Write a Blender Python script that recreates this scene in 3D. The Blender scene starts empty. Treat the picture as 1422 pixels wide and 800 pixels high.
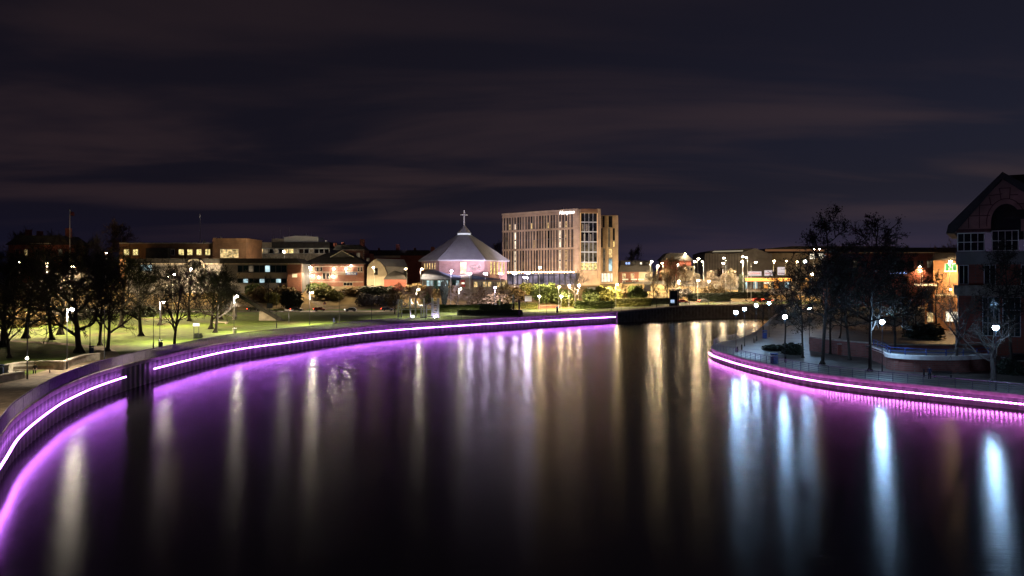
import bpy, bmesh, math, random
from mathutils import Vector, Matrix
from mathutils.geometry import delaunay_2d_cdt
R = math.radians
SC = bpy.context.scene
COL = SC.collection
random.seed(7)
# ------------------------------------------------------------------ camera geometry
F, HZ, CX, CZ = 1116.0, 385.0, 711.0, 12.5      # focal length / horizon in photo pixels, eye height
def X_(px, Y): return (px - CX) / F * Y
def Z_(py, Y): return CZ - (py - HZ) / F * Y
def sstep(t):
    t = max(0.0, min(1.0, t)); return t * t * (3 - 2 * t)
def lerp(a, b, t): return a + (b - a) * t

# ------------------------------------------------------------------ banks
LEFT = [(-6, -80), (-14, 0), (-20.5, 25), (-27.4, 38), (-33.6, 49.6), (-39.5, 61.7), (-44.2, 71.5), (-48.8, 83.8), (-51.6, 93), (-54.2, 106), (-55.4, 124), (-54.4, 153),
        (-48.5, 173.5), (-38.2, 202), (-25.5, 222), (-6.7, 243), (14, 264), (36.3, 285)]
QUAY = [(36.3, 285), (52, 297), (69, 309), (90, 319), (116, 326)]
RIGHT = [(116, 326), (104, 300), (84, 258), (66, 215), (52, 186), (44.5, 174), (40.3, 162), (40.0, 149.5), (41.3, 136), (44.5, 121.5), (49.3, 112.6),
         (55.4, 105), (61, 98.8), (66.5, 92.5), (73, 84), (81, 70), (89, 48), (94, 15), (96, -80)]
WATER_Z, RZ = -3.7, -1.84
def smooth(pts, step):
    out = []
    P = [Vector(p) for p in pts]
    for i in range(len(P) - 1):
        p0 = P[max(i - 1, 0)]; p1 = P[i]; p2 = P[i + 1]; p3 = P[min(i + 2, len(P) - 1)]
        n = max(1, int((p2 - p1).length / 1.0))
        for k in range(n):
            t = k / n
            out.append(0.5 * ((2 * p1) + (p2 - p0) * t + (2 * p0 - 5 * p1 + 4 * p2 - p3) * t * t + (3 * p1 - p0 - 3 * p2 + p3) * t ** 3))
    out.append(P[-1])
    # resample evenly
    res = [out[0]]; acc = 0.0
    for a, b in zip(out, out[1:]):
        d = (b - a).length
        while acc + d >= step:
            t = (step - acc) / d
            a = a + (b - a) * t; d = (b - a).length; res.append(a.copy()); acc = 0.0
        acc += d
    if (res[-1] - out[-1]).length > 0.05: res.append(out[-1])
    return res
LB = smooth(LEFT, 2.0); QB = smooth(QUAY, 2.0); RB = smooth(RIGHT, 2.0)
RIVER = LB + QB[1:] + RB[1:]
def in_poly(x, y, P):
    c = False; j = len(P) - 1
    for i in range(len(P)):
        xi, yi = P[i]; xj, yj = P[j]
        if (yi > y) != (yj > y) and x < (xj - xi) * (y - yi) / (yj - yi) + xi: c = not c
        j = i
    return c
RSEC = [tuple(p) for p in RB] + [(96, -90), (700, -90), (700, 326)]
def right_side(x, y):
    return y < 326 and in_poly(x, y, RSEC)
def h(x, y):
    rise = 9.0 * sstep((y - (303 + max(0, x) * 0.33)) / 52.0)
    if x > 20 and right_side(x, y):
        return RZ + 3.5 * sstep((y - 190) / 130) + 0.0
    zp = 1.66 * sstep((x - 25) / 45.0) if y > 240 else 0.0
    hump = 0.0
    if x < -62 and y < 300:
        hump = 0.9 * sstep((-62 - x) / 40.0) * (0.5 + 0.5 * math.sin(y * 0.03 + x * 0.02)) * sstep((300 - y) / 40)
    return zp + max(rise, 0) + hump
def G(px, py):
    """ground point seen at this pixel of the photograph"""
    y = 45.0
    while y < 900:
        x = X_(px, y); z = Z_(py, y)
        if not in_poly(x, y, RIVER) and z <= h(x, y): return Vector((x, y, h(x, y)))
        y += 0.25
    return Vector((X_(px, 420), 420, h(X_(px, 420), 420)))
def GY(px, Y):
    x = X_(px, Y); return Vector((x, Y, h(x, Y)))

# ------------------------------------------------------------------ materials
MATS = {}
def mat(name, col, rough=0.8, var=0.25, scale=1.5, metal=0.0, bump=0.0, col2=None):
    if name in MATS: return MATS[name]
    m = bpy.data.materials.new(name); m.use_nodes = True; MATS[name] = m
    nt = m.node_tree; b = nt.nodes['Principled BSDF']
    b.inputs['Roughness'].default_value = rough; b.inputs['Metallic'].default_value = metal
    tc = nt.nodes.new('ShaderNodeTexCoord'); n = nt.nodes.new('ShaderNodeTexNoise')
    n.inputs['Scale'].default_value = scale; n.inputs['Detail'].default_value = 5
    nt.links.new(tc.outputs['Object'], n.inputs['Vector'])
    r = nt.nodes.new('ShaderNodeValToRGB')
    c2 = col2 or tuple(c * (1 - var) for c in col); c1 = tuple(min(1, c * (1 + var)) for c in col) if not col2 else col
    r.color_ramp.elements[0].position = 0.35; r.color_ramp.elements[1].position = 0.65
    r.color_ramp.elements[0].color = (*c2, 1); r.color_ramp.elements[1].color = (*c1, 1)
    nt.links.new(n.outputs['Fac'], r.inputs['Fac']); nt.links.new(r.outputs['Color'], b.inputs['Base Color'])
    if bump:
        bp = nt.nodes.new('ShaderNodeBump'); bp.inputs['Strength'].default_value = bump
        nt.links.new(n.outputs['Fac'], bp.inputs['Height']); nt.links.new(bp.outputs['Normal'], b.inputs['Normal'])
    return m
def brick(name, c1, c2, mortar, sc=1.0):
    if name in MATS: return MATS[name]
    m = bpy.data.materials.new(name); m.use_nodes = True; MATS[name] = m
    nt = m.node_tree; b = nt.nodes['Principled BSDF']; b.inputs['Roughness'].default_value = 0.85
    g = nt.nodes.new('ShaderNodeNewGeometry'); s = nt.nodes.new('ShaderNodeSeparateXYZ'); nt.links.new(g.outputs['Position'], s.inputs[0])
    a = nt.nodes.new('ShaderNodeMath'); a.operation = 'ADD'
    nt.links.new(s.outputs['X'], a.inputs[0]); nt.links.new(s.outputs['Y'], a.inputs[1])
    c = nt.nodes.new('ShaderNodeCombineXYZ'); nt.links.new(a.outputs[0], c.inputs['X']); nt.links.new(s.outputs['Z'], c.inputs['Y'])
    t = nt.nodes.new('ShaderNodeTexBrick'); nt.links.new(c.outputs[0], t.inputs['Vector'])
    t.inputs['Scale'].default_value = sc; t.inputs['Color1'].default_value = (*c1, 1); t.inputs['Color2'].default_value = (*c2, 1)
    t.inputs['Mortar'].default_value = (*mortar, 1); t.inputs['Mortar Size'].default_value = 0.03
    t.inputs['Brick Width'].default_value = 0.9; t.inputs['Row Height'].default_value = 0.3
    n = nt.nodes.new('ShaderNodeTexNoise'); n.inputs['Scale'].default_value = 0.35; n.inputs['Detail'].default_value = 6
    nt.links.new(g.outputs['Position'], n.inputs['Vector'])
    mx = nt.nodes.new('ShaderNodeMix'); mx.data_type = 'RGBA'; mx.blend_type = 'MULTIPLY'
    mr = nt.nodes.new('ShaderNodeMapRange'); mr.inputs['To Min'].default_value = 0.35; mr.inputs['To Max'].default_value = 1.35
    nt.links.new(n.outputs['Fac'], mr.inputs['Value'])
    mx.inputs['Factor'].default_value = 1.0
    nt.links.new(t.outputs['Color'], mx.inputs['A']); nt.links.new(mr.outputs['Result'], mx.inputs['B'])
    nt.links.new(mx.outputs['Result'], b.inputs['Base Color'])
    return m
def emit(name, col, s, blotch=0.0, scale=0.8):
    if name in MATS: return MATS[name]
    m = bpy.data.materials.new(name); m.use_nodes = True; MATS[name] = m
    nt = m.node_tree; nt.nodes.clear()
    o = nt.nodes.new('ShaderNodeOutputMaterial'); e = nt.nodes.new('ShaderNodeEmission')
    e.inputs['Color'].default_value = (*col, 1); e.inputs['Strength'].default_value = s
    if blotch:
        g = nt.nodes.new('ShaderNodeNewGeometry'); n = nt.nodes.new('ShaderNodeTexNoise'); n.inputs['Scale'].default_value = scale
        nt.links.new(g.outputs['Position'], n.inputs['Vector'])
        mr = nt.nodes.new('ShaderNodeMapRange'); mr.inputs['From Min'].default_value = 0.3; mr.inputs['From Max'].default_value = 0.7
        mr.inputs['To Min'].default_value = s * (1 - blotch); mr.inputs['To Max'].default_value = s * (1 + blotch)
        nt.links.new(n.outputs['Fac'], mr.inputs['Value']); nt.links.new(mr.outputs['Result'], e.inputs['Strength'])
        m.cycles.emission_sampling = 'NONE'
    nt.links.new(e.outputs[0], o.inputs['Surface'])
    return m
def glassy(name, col=(0.012, 0.013, 0.016), rough=0.08):
    if name in MATS: return MATS[name]
    m = mat(name, col, rough, 0.4, 0.4); return m

STEEL = mat('painted steel', (0.03, 0.032, 0.04), 0.45, 0.2, 3)
RAILP = mat('railing paint with purple light tint', (0.10, 0.085, 0.14), 0.5, 0.2, 3)  # purple spill of the strip light is put into this base colour
PALE = mat('galvanised steel', (0.55, 0.56, 0.58), 0.4, 0.15, 4, 0.2)
WHITE = mat('white paint', (0.78, 0.77, 0.74), 0.5, 0.08, 2)
BARK = mat('dark bark', (0.03, 0.024, 0.019), 0.9, 0.4, 4, bump=0.5)
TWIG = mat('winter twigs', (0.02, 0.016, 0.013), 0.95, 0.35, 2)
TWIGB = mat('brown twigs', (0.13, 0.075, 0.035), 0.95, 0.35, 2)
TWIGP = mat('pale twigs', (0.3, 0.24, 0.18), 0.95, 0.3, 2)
CONC = mat('weathered concrete', (0.3, 0.27, 0.23), 0.9, 0.3, 1.2, bump=0.2)
STONE = mat('pale stone', (0.4, 0.36, 0.3), 0.9, 0.25, 1.0, bump=0.2)
COPING = mat('stone coping', (0.22, 0.19, 0.18), 0.85, 0.25, 0.9)
def piling():
    m = mat('stained sheet piling', (0.046, 0.041, 0.044), 0.6, 0.5, 0.9, bump=0.25); nt = m.node_tree; b = nt.nodes['Principled BSDF']
    g = nt.nodes.new('ShaderNodeNewGeometry'); mp = nt.nodes.new('ShaderNodeMapping'); mp.inputs['Scale'].default_value = (1.1, 1.1, .12)
    nt.links.new(g.outputs['Position'], mp.inputs['Vector']); nt.links.new(mp.outputs[0], [n for n in nt.nodes if n.type == 'TEX_NOISE'][0].inputs['Vector'])
    sx = nt.nodes.new('ShaderNodeSeparateXYZ'); nt.links.new(g.outputs['Position'], sx.inputs[0])
    n = nt.nodes.new('ShaderNodeTexNoise'); n.inputs['Scale'].default_value = .5; n.inputs['Detail'].default_value = 6; nt.links.new(g.outputs['Position'], n.inputs['Vector'])
    a = nt.nodes.new('ShaderNodeMath'); a.operation = 'ADD'; nt.links.new(sx.outputs['Z'], a.inputs[0]); nt.links.new(n.outputs['Fac'], a.inputs[1])
    r = nt.nodes.new('ShaderNodeMapRange'); r.inputs['From Min'].default_value = -2.75; r.inputs['From Max'].default_value = -2.3; nt.links.new(a.outputs[0], r.inputs['Value'])
    mx = nt.nodes.new('ShaderNodeMix'); mx.data_type = 'RGBA'; src = b.inputs['Base Color'].links[0].from_socket
    mx.inputs['A'].default_value = (.03, .034, .024, 1); nt.links.new(src, mx.inputs['B']); nt.links.new(r.outputs['Result'], mx.inputs['Factor']); nt.links.new(mx.outputs['Result'], b.inputs['Base Color'])
    return m
PILE = piling()
DARKPILE = mat('dark quay piling', (0.035, 0.035, 0.04), 0.8, 0.4, 0.8)
SLATE = mat('dark slate', (0.03, 0.028, 0.028), 0.7, 0.3, 0.6)
ROOFGREY = mat('lead grey roofing', (0.33, 0.33, 0.35), 0.55, 0.10, 0.35)
BLUEROOF = mat('blue grey sheet roof', (0.07, 0.085, 0.14), 0.6, 0.2, 0.4)
BRICKR = brick('red brick', (0.30, 0.10, 0.06), (0.24, 0.08, 0.05), (0.25, 0.2, 0.17))
BRICKC = brick('pink brown brick', (0.36, 0.19, 0.17), (0.30, 0.16, 0.14), (0.3, 0.24, 0.22))
BRICKP = brick('planter brick', (0.30, 0.105, 0.085), (0.22, 0.075, 0.06), (0.2, 0.14, 0.12))
BRICKH = brick('tan brown cladding', (0.50, 0.36, 0.23), (0.45, 0.32, 0.2), (0.38, 0.27, 0.18), 0.6)
BRICKL = brick('orange brown brick', (0.30, 0.15, 0.07), (0.26, 0.13, 0.06), (0.22, 0.13, 0.08), 0.7)
BRICKD = brick('dusky red brick', (0.36, 0.085, 0.058), (0.28, 0.065, 0.045), (0.17, 0.12, 0.1))
PANEL = mat('pink stone panels', (0.42, 0.2, 0.18), 0.85, 0.2, 0.5)
GREYCLAD = mat('grey cladding', (0.2, 0.19, 0.19), 0.7, 0.2, 0.3)
BEIGE = mat('beige render', (0.42, 0.36, 0.27), 0.85, 0.15, 0.4)
GLASS = glassy('dark window glass')
BLUEGL = glassy('blue tinted glass', (0.01, 0.03, 0.035))
BLUEP = mat('blue paint', (0.03, 0.07, 0.25), 0.5, 0.2, 2)
NAVY = mat('navy paint', (0.015, 0.025, 0.07), 0.5, 0.2, 2)
BLACKP = mat('black paint', (0.012, 0.012, 0.013), 0.4, 0.2, 2)
TYRE = mat('tyre rubber', (0.02, 0.02, 0.02), 0.9, 0.1, 4)
ASPH = mat('asphalt', (0.055, 0.053, 0.052), 0.85, 0.3, 0.5)
LEAFG = mat('green leaves', (0.075, 0.105, 0.025), 0.7, 0.45, 0.9)
LEAFY = mat('yellow green leaves', (0.15, 0.15, 0.03), 0.7, 0.4, 0.9)
LEAFB = mat('brown leaves', (0.16, 0.11, 0.05), 0.8, 0.4, 0.9)
LEAFD = mat('dark leaves', (0.025, 0.035, 0.02), 0.7, 0.4, 0.9)
LEAFP = mat('greyish leaves', (0.13, 0.12, 0.12), 0.8, 0.3, 0.9)
SKIN = mat('skin', (0.45, 0.27, 0.2), 0.6, 0.08, 6)
CLOTHD = mat('dark clothing', (0.025, 0.025, 0.03), 0.9, 0.2, 6)
CLOTHB = mat('blue clothing', (0.03, 0.045, 0.1), 0.9, 0.2, 6)
HAIR = mat('dark hair', (0.02, 0.014, 0.01), 0.7, 0.2, 8)
WOOD = mat('bench timber', (0.16, 0.1, 0.06), 0.8, 0.3, 2)
TAN = mat('tan paving', (0.26, 0.2, 0.15), 0.85, 0.2, 0.7)
L_WARM = emit('warm lit window', (1.0, 0.70, 0.30), 0.75, 0.8, 1.1)
L_YELL = emit('yellow lit window', (1.0, 0.78, 0.3), 1.0, 0.75, 1.3)
L_WHITE = emit('white lit window', (1.0, 0.88, 0.66), 1.3, 0.45, 0.6)
L_DIM = emit('dim lit window', (0.8, 0.62, 0.4), 0.14, 0.8, 0.5)
L_CYAN = emit('cool lit glazing', (0.6, 0.85, 0.9), 0.75, 0.8, 0.35)
L_ORANGE = emit('orange lit glazing', (1.0, 0.42, 0.1), 0.8, 0.6, 0.3)
L_SIGN = emit('white lit sign', (1.0, 0.96, 0.95), 3.0)
L_RED = emit('red tail lamp', (1.0, 0.05, 0.02), 40.0)
L_HEAD = emit('white headlamp', (1.0, 0.93, 0.8), 12.0)
L_BLUE = emit('blue lit sign', (0.35, 0.5, 1.0), 1.6)
L_GREEN = emit('green lit sign', (0.2, 0.9, 0.25), 0.7, 0.5, 0.5)

# ------------------------------------------------------------------ mesh building
class MB:
    def __init__(s): s.v = []; s.f = []
    def add(s, vs, fs):
        o = len(s.v); s.v += [tuple(v) for v in vs]; s.f += [tuple(i + o for i in f) for f in fs]; return s
    def box(s, x0, x1, y0, y1, z0, z1):
        v = [(x0, y0, z0), (x1, y0, z0), (x1, y1, z0), (x0, y1, z0), (x0, y0, z1), (x1, y0, z1), (x1, y1, z1), (x0, y1, z1)]
        return s.add(v, [(0, 3, 2, 1), (4, 5, 6, 7), (0, 1, 5, 4), (1, 2, 6, 5), (2, 3, 7, 6), (3, 0, 4, 7)])
    def cbox(s, c, sx, sy, sz): return s.box(c[0] - sx / 2, c[0] + sx / 2, c[1] - sy / 2, c[1] + sy / 2, c[2], c[2] + sz)
    def obox(s, O, u, n, u0, u1, n0, n1, z0, z1):
        """box in a facade frame: u along the wall, n outwards"""
        P = lambda a, b, z: (O[0] + u[0] * a + n[0] * b, O[1] + u[1] * a + n[1] * b, z)
        v = [P(u0, n0, z0), P(u1, n0, z0), P(u1, n1, z0), P(u0, n1, z0), P(u0, n0, z1), P(u1, n0, z1), P(u1, n1, z1), P(u0, n1, z1)]
        return s.add(v, [(0, 3, 2, 1), (4, 5, 6, 7), (0, 1, 5, 4), (1, 2, 6, 5), (2, 3, 7, 6), (3, 0, 4, 7)])
    def prism(s, poly, z0, z1):
        n = len(poly)
        v = [(p[0], p[1], z0) for p in poly] + [(p[0], p[1], z1) for p in poly]
        return s.add(v, [tuple(range(n - 1, -1, -1)), tuple(range(n, 2 * n))] + [(i, (i + 1) % n, n + (i + 1) % n, n + i) for i in range(n)])
    def hull(s, poly, y0, y1):
        """x-z outline extruded along y"""
        n = len(poly)
        v = [(p[0], y0, p[1]) for p in poly] + [(p[0], y1, p[1]) for p in poly]
        return s.add(v, [tuple(range(n)), tuple(range(2 * n - 1, n - 1, -1))] + [((i + 1) % n, i, n + i, n + (i + 1) % n) for i in range(n)])
    def tube(s, a, b, r0, r1=None, n=6, caps=True):
        a = Vector(a); b = Vector(b); r1 = r0 if r1 is None else r1
        d = (b - a); d = d.normalized() if d.length > 1e-9 else Vector((0, 0, 1))
        t = Vector((1, 0, 0)) if abs(d.x) < 0.8 else Vector((0, 1, 0))
        u = d.cross(t).normalized(); w = d.cross(u)
        v = []
        for c, r in ((a, r0), (b, r1)):
            for k in range(n):
                q = 2 * math.pi * k / n; v.append(c + u * (math.cos(q) * r) + w * (math.sin(q) * r))
        f = [(k, (k + 1) % n, n + (k + 1) % n, n + k) for k in range(n)]
        if caps: f += [tuple(range(n - 1, -1, -1)), tuple(range(n, 2 * n))]
        return s.add(v, f)
    def path(s, pts, r, n=5):
        for a, b in zip(pts, pts[1:]): s.tube(a, b, r, r, n)
        return s
    def ball(s, c, rx, ry=None, rz=None, n=8, m=5):
        ry = rx if ry is None else ry; rz = rx if rz is None else rz
        v = [(c[0], c[1], c[2] + rz)]
        for i in range(1, m):
            a = math.pi * i / m
            for k in range(n):
                q = 2 * math.pi * k / n
                v.append((c[0] + rx * math.sin(a) * math.cos(q), c[1] + ry * math.sin(a) * math.sin(q), c[2] + rz * math.cos(a)))
        v.append((c[0], c[1], c[2] - rz)); L = len(v) - 1
        f = [(0, 1 + k, 1 + (k + 1) % n) for k in range(n)]
        for i in range(m - 2):
            o = 1 + i * n
            f += [(o + k, o + n + k, o + n + (k + 1) % n, o + (k + 1) % n) for k in range(n)]
        o = 1 + (m - 2) * n
        f += [(o + k, L, o + (k + 1) % n) for k in range(n)]
        return s.add(v, f)
    def build(s, name, m, parent=None, smooth=False):
        me = bpy.data.meshes.new(name); me.from_pydata(s.v, [], s.f)
        me.materials.append(m)
        if smooth: me.polygons.foreach_set('use_smooth', [True] * len(me.polygons))
        o = bpy.data.objects.new(name, me); COL.objects.link(o)
        if parent is not None: o.parent = parent
        return o
def tag(o, label=None, cat=None, group=None, kind=None):
    if label: o['label'] = label
    if cat: o['category'] = cat
    if group: o['group'] = group
    if kind: o['kind'] = kind
    return o
def root(name, loc, label, cat, group=None, rz=0.0):
    o = bpy.data.objects.new(name, None); COL.objects.link(o)
    o.location = loc; o.rotation_euler = (0, 0, rz); o.empty_display_size = 0.5
    return tag(o, label, cat, group)
def copy_tree(r, loc, rz, sc, label, group=None):
    c = r.copy(); COL.objects.link(c); c.location = loc; c.rotation_euler = (0, 0, rz); c.scale = sc if hasattr(sc, '__len__') else (sc, sc, sc)
    c['label'] = label
    if group: c['group'] = group
    for ch in r.children:
        d = ch.copy(); COL.objects.link(d); d.parent = c
        for g in ch.children:
            e = g.copy(); COL.objects.link(e); e.parent = d
    return c

# ------------------------------------------------------------------ ground
def recalc(o):
    bm = bmesh.new(); bm.from_mesh(o.data)
    for f in bm.faces:
        f.normal_update()
        if f.normal.z < 0: f.normal_flip()
    bm.to_mesh(o.data); bm.free()
def build_ground():
    pts = [Vector((p[0], p[1])) for p in RIVER]; n = len(pts)
    edges = [(i, i + 1) for i in range(n - 1)]
    rnd = random.Random(3)
    for gx in range(-420, 640, 6):
        for gy in range(-80, 470, 6):
            if gx < -250 and gy < 20: continue
            pts.append(Vector((gx + rnd.uniform(-.5, .5), gy + rnd.uniform(-.5, .5))))
    for gx in range(-3000, 3001, 250):
        for gy in list(range(480, 1000, 100)) + [1400, 2200, 4000]:
            pts.append(Vector((gx, gy)))
    pts += [Vector(p) for p in ((-3000, -80), (3000, -80), (-3000, 200), (3000, 200))]
    r = delaunay_2d_cdt(pts, edges, [], 0, 1e-4)
    vs, fs = r[0], r[2]
    keep = []
    for f in fs:
        c = (vs[f[0]] + vs[f[1]] + vs[f[2]]) / 3
        if not in_poly(c.x, c.y, RIVER): keep.append(f)
    m = MB(); 
    # the two banks have different levels: bank vertices take the level of their own side
    zz = [h(v.x, v.y) for v in vs]
    for i, p in enumerate(RIVER):
        if i < len(LB) + len(QB) - 1: zz[i] = 1.66 * sstep((p[0] - 25) / 45.0) if p[1] > 240 else 0.0
        else: zz[i] = RZ + 3.5 * sstep((p[1] - 190) / 130)
    m.v = [(v.x, v.y, z) for v, z in zip(vs, zz)]; m.f = [tuple(f) for f in keep]
    g = mat('park grass', (0.068, 0.112, 0.003), 0.95, 0.4, 0.7, bump=0.3)
    nt = g.node_tree; nb = nt.nodes['Principled BSDF']
    # worn strips and mud patches in the turf
    n2 = nt.nodes.new('ShaderNodeTexNoise'); n2.inputs['Scale'].default_value = 0.06; n2.inputs['Detail'].default_value = 8
    tc = [n for n in nt.nodes if n.type == 'TEX_COORD'][0]
    nt.links.new(tc.outputs['Object'], n2.inputs['Vector'])
    rp = nt.nodes.new('ShaderNodeValToRGB'); rp.color_ramp.elements[0].position = 0.56; rp.color_ramp.elements[1].position = 0.74
    nt.links.new(n2.outputs['Fac'], rp.inputs['Fac'])
    mx = nt.nodes.new('ShaderNodeMix'); mx.data_type = 'RGBA'
    src = nb.inputs['Base Color'].links[0].from_socket
    nt.links.new(rp.outputs['Color'], mx.inputs['Factor']); nt.links.new(src, mx.inputs['A']); mx.inputs['B'].default_value = (0.10, 0.068, 0.03, 1)
    nt.links.new(mx.outputs['Result'], nb.inputs['Base Color'])
    o = m.build('ground', g); 
    o.data.materials.append(mat('embankment turf', (0.17, 0.12, 0.05), 0.95, 0.45, 0.18, bump=0.3))
    o.data.materials.append(mat('riverside paving', (0.10, 0.08, 0.068), 0.5, 0.45, 0.35))
    o.data.materials.append(mat('town tarmac', (0.07, 0.065, 0.06), 0.9, 0.35, 0.2))
    for p in o.data.polygons:
        c = p.center
        if c.x > 20 and right_side(c.x, c.y): p.material_index = 2 if c.y < 230 else 3
        elif c.y > 365: p.material_index = 3
        elif c.y > 303 + max(0, c.x) * .33 + 4: p.material_index = 1
    recalc(o)
    return tag(o, kind='structure')
build_ground()

def sheet(name, m, rows, dz=0.006, kind='structure'):
    """conforming sheet from rows of (x, y) points"""
    b = MB(); w = len(rows[0])
    for r in rows:
        for p in r: b.v.append((p[0], p[1], (p[2] if len(p) > 2 else h(p[0], p[1])) + dz))
    for i in range(len(rows) - 1):
        for k in range(w - 1):
            a = i * w + k; b.f.append((a, a + 1, a + w + 1, a + w))
    o = b.build(name, m); recalc(o); return tag(o, kind=kind)
def normals(P, side):
    out = []
    for i in range(len(P)):
        t = (P[min(i + 1, len(P) - 1)] - P[max(i - 1, 0)]).normalized()
        out.append(Vector((-t.y, t.x)) * side)      # side +1 = left of travel
    return out
LN = normals(LB, 1); QN = normals(QB, 1); RN = normals(RB, 1)
# left/far: land lies left of travel ; right bank travelled far->near: land lies left too
WALK = LB + QB[1:]; WN = LN + QN[1:]
def slabs(m, sc=.45, amt=.55):
    nt = m.node_tree; b = nt.nodes['Principled BSDF']; g = nt.nodes.new('ShaderNodeNewGeometry')
    t = nt.nodes.new('ShaderNodeTexBrick'); t.inputs['Scale'].default_value = sc; t.inputs['Mortar Size'].default_value = .035; t.inputs['Color1'].default_value = (1.15, 1.15, 1.15, 1); t.inputs['Color2'].default_value = (.62, .6, .58, 1); t.inputs['Mortar'].default_value = (.25, .24, .22, 1)
    mp = nt.nodes.new('ShaderNodeMapping'); mp.inputs['Rotation'].default_value = (0, 0, R(33)); nt.links.new(g.outputs['Position'], mp.inputs['Vector']); nt.links.new(mp.outputs[0], t.inputs['Vector'])
    mx = nt.nodes.new('ShaderNodeMix'); mx.data_type = 'RGBA'; mx.blend_type = 'MULTIPLY'; mx.inputs['Factor'].default_value = amt
    src = b.inputs['Base Color'].links[0].from_socket; nt.links.new(src, mx.inputs['A']); nt.links.new(t.outputs['Color'], mx.inputs['B']); nt.links.new(mx.outputs['Result'], b.inputs['Base Color']); return m
pathm = slabs(mat('promenade paving', (0.18, 0.13, 0.09), 0.85, 0.4, 0.6))
def walkz(p): return 1.66 * sstep((p[0] - 25) / 45.0) if p[1] > 240 else 0.0
rows = []
for p, n in zip(WALK, WN):
    w = 8.0 if p[1] > 95 else 8.0 + (95 - max(p[1], 40)) * 0.12
    if p[1] > 130: w = lerp(8, 3.6, sstep((p[1] - 130) / 60))
    if p[0] > 0: w = lerp(3.6, 6, sstep(p[0] / 50))
    rows.append([(p[0] + n[0] * d, p[1] + n[1] * d, walkz(p)) for d in [0.3 + (w - .3) * k / 4 for k in range(5)]])
sheet('promenade', pathm, rows, 0.02); slabs(MATS['riverside paving'], .4, .55)
# branch path across the lawn
def strip(name, m, P, w, dz, segs=2):
    P = smooth(P, 3.0); N = normals(P, 1)
    return sheet(name, m, [[(p[0] + n[0] * w * (k / segs - .5), p[1] + n[1] * w * (k / segs - .5)) for k in range(segs + 1)] for p, n in zip(P, N)], dz)
strip('park_path', pathm, [(-62, 124), (-74, 142), (-95, 150), (-130, 153), (-190, 150)], 3.0, 0.03, 3)
road = mat('road asphalt', (0.07, 0.065, 0.06), 0.6, 0.25, 0.5)
ROADP = [(-420, 293), (-200, 294), (-90, 294), (-40, 297), (0, 305), (40, 316), (80, 333), (130, 350), (220, 372), (420, 410)]
strip('road', road, ROADP, 11, 0.02, 4)
strip('bank_footpath', pathm, [(X_(427, 342), 342), (X_(432, 326), 326), (X_(450, 314), 314), (X_(474, 306), 306)], 2.6, 0.05, 3)
strip('pavement', TAN, [(p[0], p[1] - 8.2) for p in ROADP[1:5]], 3.0, 0.14, 2)
m = MB()
P = smooth(ROADP, 3.0)
for i in range(0, len(P) - 1, 3):
    a, b = P[i], P[i + 1]
    t = (b - a).normalized(); n = Vector((-t.y, t.x)) * .08
    m.add([(a.x - n.x, a.y - n.y, h(*a) + .03), (b.x - n.x, b.y - n.y, h(*b) + .03), (b.x + n.x, b.y + n.y, h(*b) + .03), (a.x + n.x, a.y + n.y, h(*a) + .03)], [(0, 1, 2, 3)])
tag(m.build('road_markings', WHITE), kind='structure')

# ------------------------------------------------------------------ water
def build_water():
    m = MB(); m.add([(-75, -90, WATER_Z), (150, -90, WATER_Z), (150, 345, WATER_Z), (-75, 345, WATER_Z)], [(0, 1, 2, 3)])
    w = bpy.data.materials.new('river water'); w.use_nodes = True
    nt = w.node_tree; nt.nodes.clear()
    N = lambda t, **k: nt.nodes.new(t)
    out = N('ShaderNodeOutputMaterial'); mix = N('ShaderNodeMixShader'); dif = N('ShaderNodeBsdfDiffuse'); gl = N('ShaderNodeBsdfGlossy'); fr = N('ShaderNodeFresnel')
    dif.inputs['Color'].default_value = (0.004, 0.0035, 0.005, 1); gl.distribution = 'BECKMANN'; gl.inputs['Roughness'].default_value = 0.225; gl.inputs['Anisotropy'].default_value = 0.24; fr.inputs['IOR'].default_value = 1.42
    g = N('ShaderNodeNewGeometry')
    mp = N('ShaderNodeMapping'); mp.inputs['Rotation'].default_value = (0, 0, R(14)); mp.inputs['Scale'].default_value = (0.22, 0.8, 1)
    nt.links.new(g.outputs['Position'], mp.inputs['Vector'])
    n1 = N('ShaderNodeTexNoise'); n1.inputs['Scale'].default_value = 1.3; n1.inputs['Detail'].default_value = 7; n1.inputs['Roughness'].default_value = 0.68
    nt.links.new(mp.outputs[0], n1.inputs['Vector'])
    bp = N('ShaderNodeBump'); bp.inputs['Strength'].default_value = 0.075; bp.inputs['Distance'].default_value = 0.25
    nt.links.new(n1.outputs['Fac'], bp.inputs['Height'])
    tg = N('ShaderNodeCombineXYZ'); tg.inputs[0].default_value = 1.0      # wind ripples run across the river
    nt.links.new(tg.outputs[0], gl.inputs['Tangent'])
    nt.links.new(bp.outputs['Normal'], gl.inputs['Normal'])
    g2 = N('ShaderNodeBsdfGlossy'); g2.distribution = 'BECKMANN'; g2.inputs['Roughness'].default_value = 0.34; nt.links.new(bp.outputs['Normal'], g2.inputs['Normal'])
    m2 = N('ShaderNodeMixShader'); m2.inputs['Fac'].default_value = 0.05; nt.links.new(gl.outputs[0], m2.inputs[1]); nt.links.new(g2.outputs[0], m2.inputs[2])
    nt.links.new(fr.outputs[0], mix.inputs['Fac']); nt.links.new(dif.outputs[0], mix.inputs[1]); nt.links.new(m2.outputs[0], mix.inputs[2]); nt.links.new(mix.outputs[0], out.inputs['Surface'])
    tag(m.build('water', w), kind='structure')
build_water()

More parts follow.
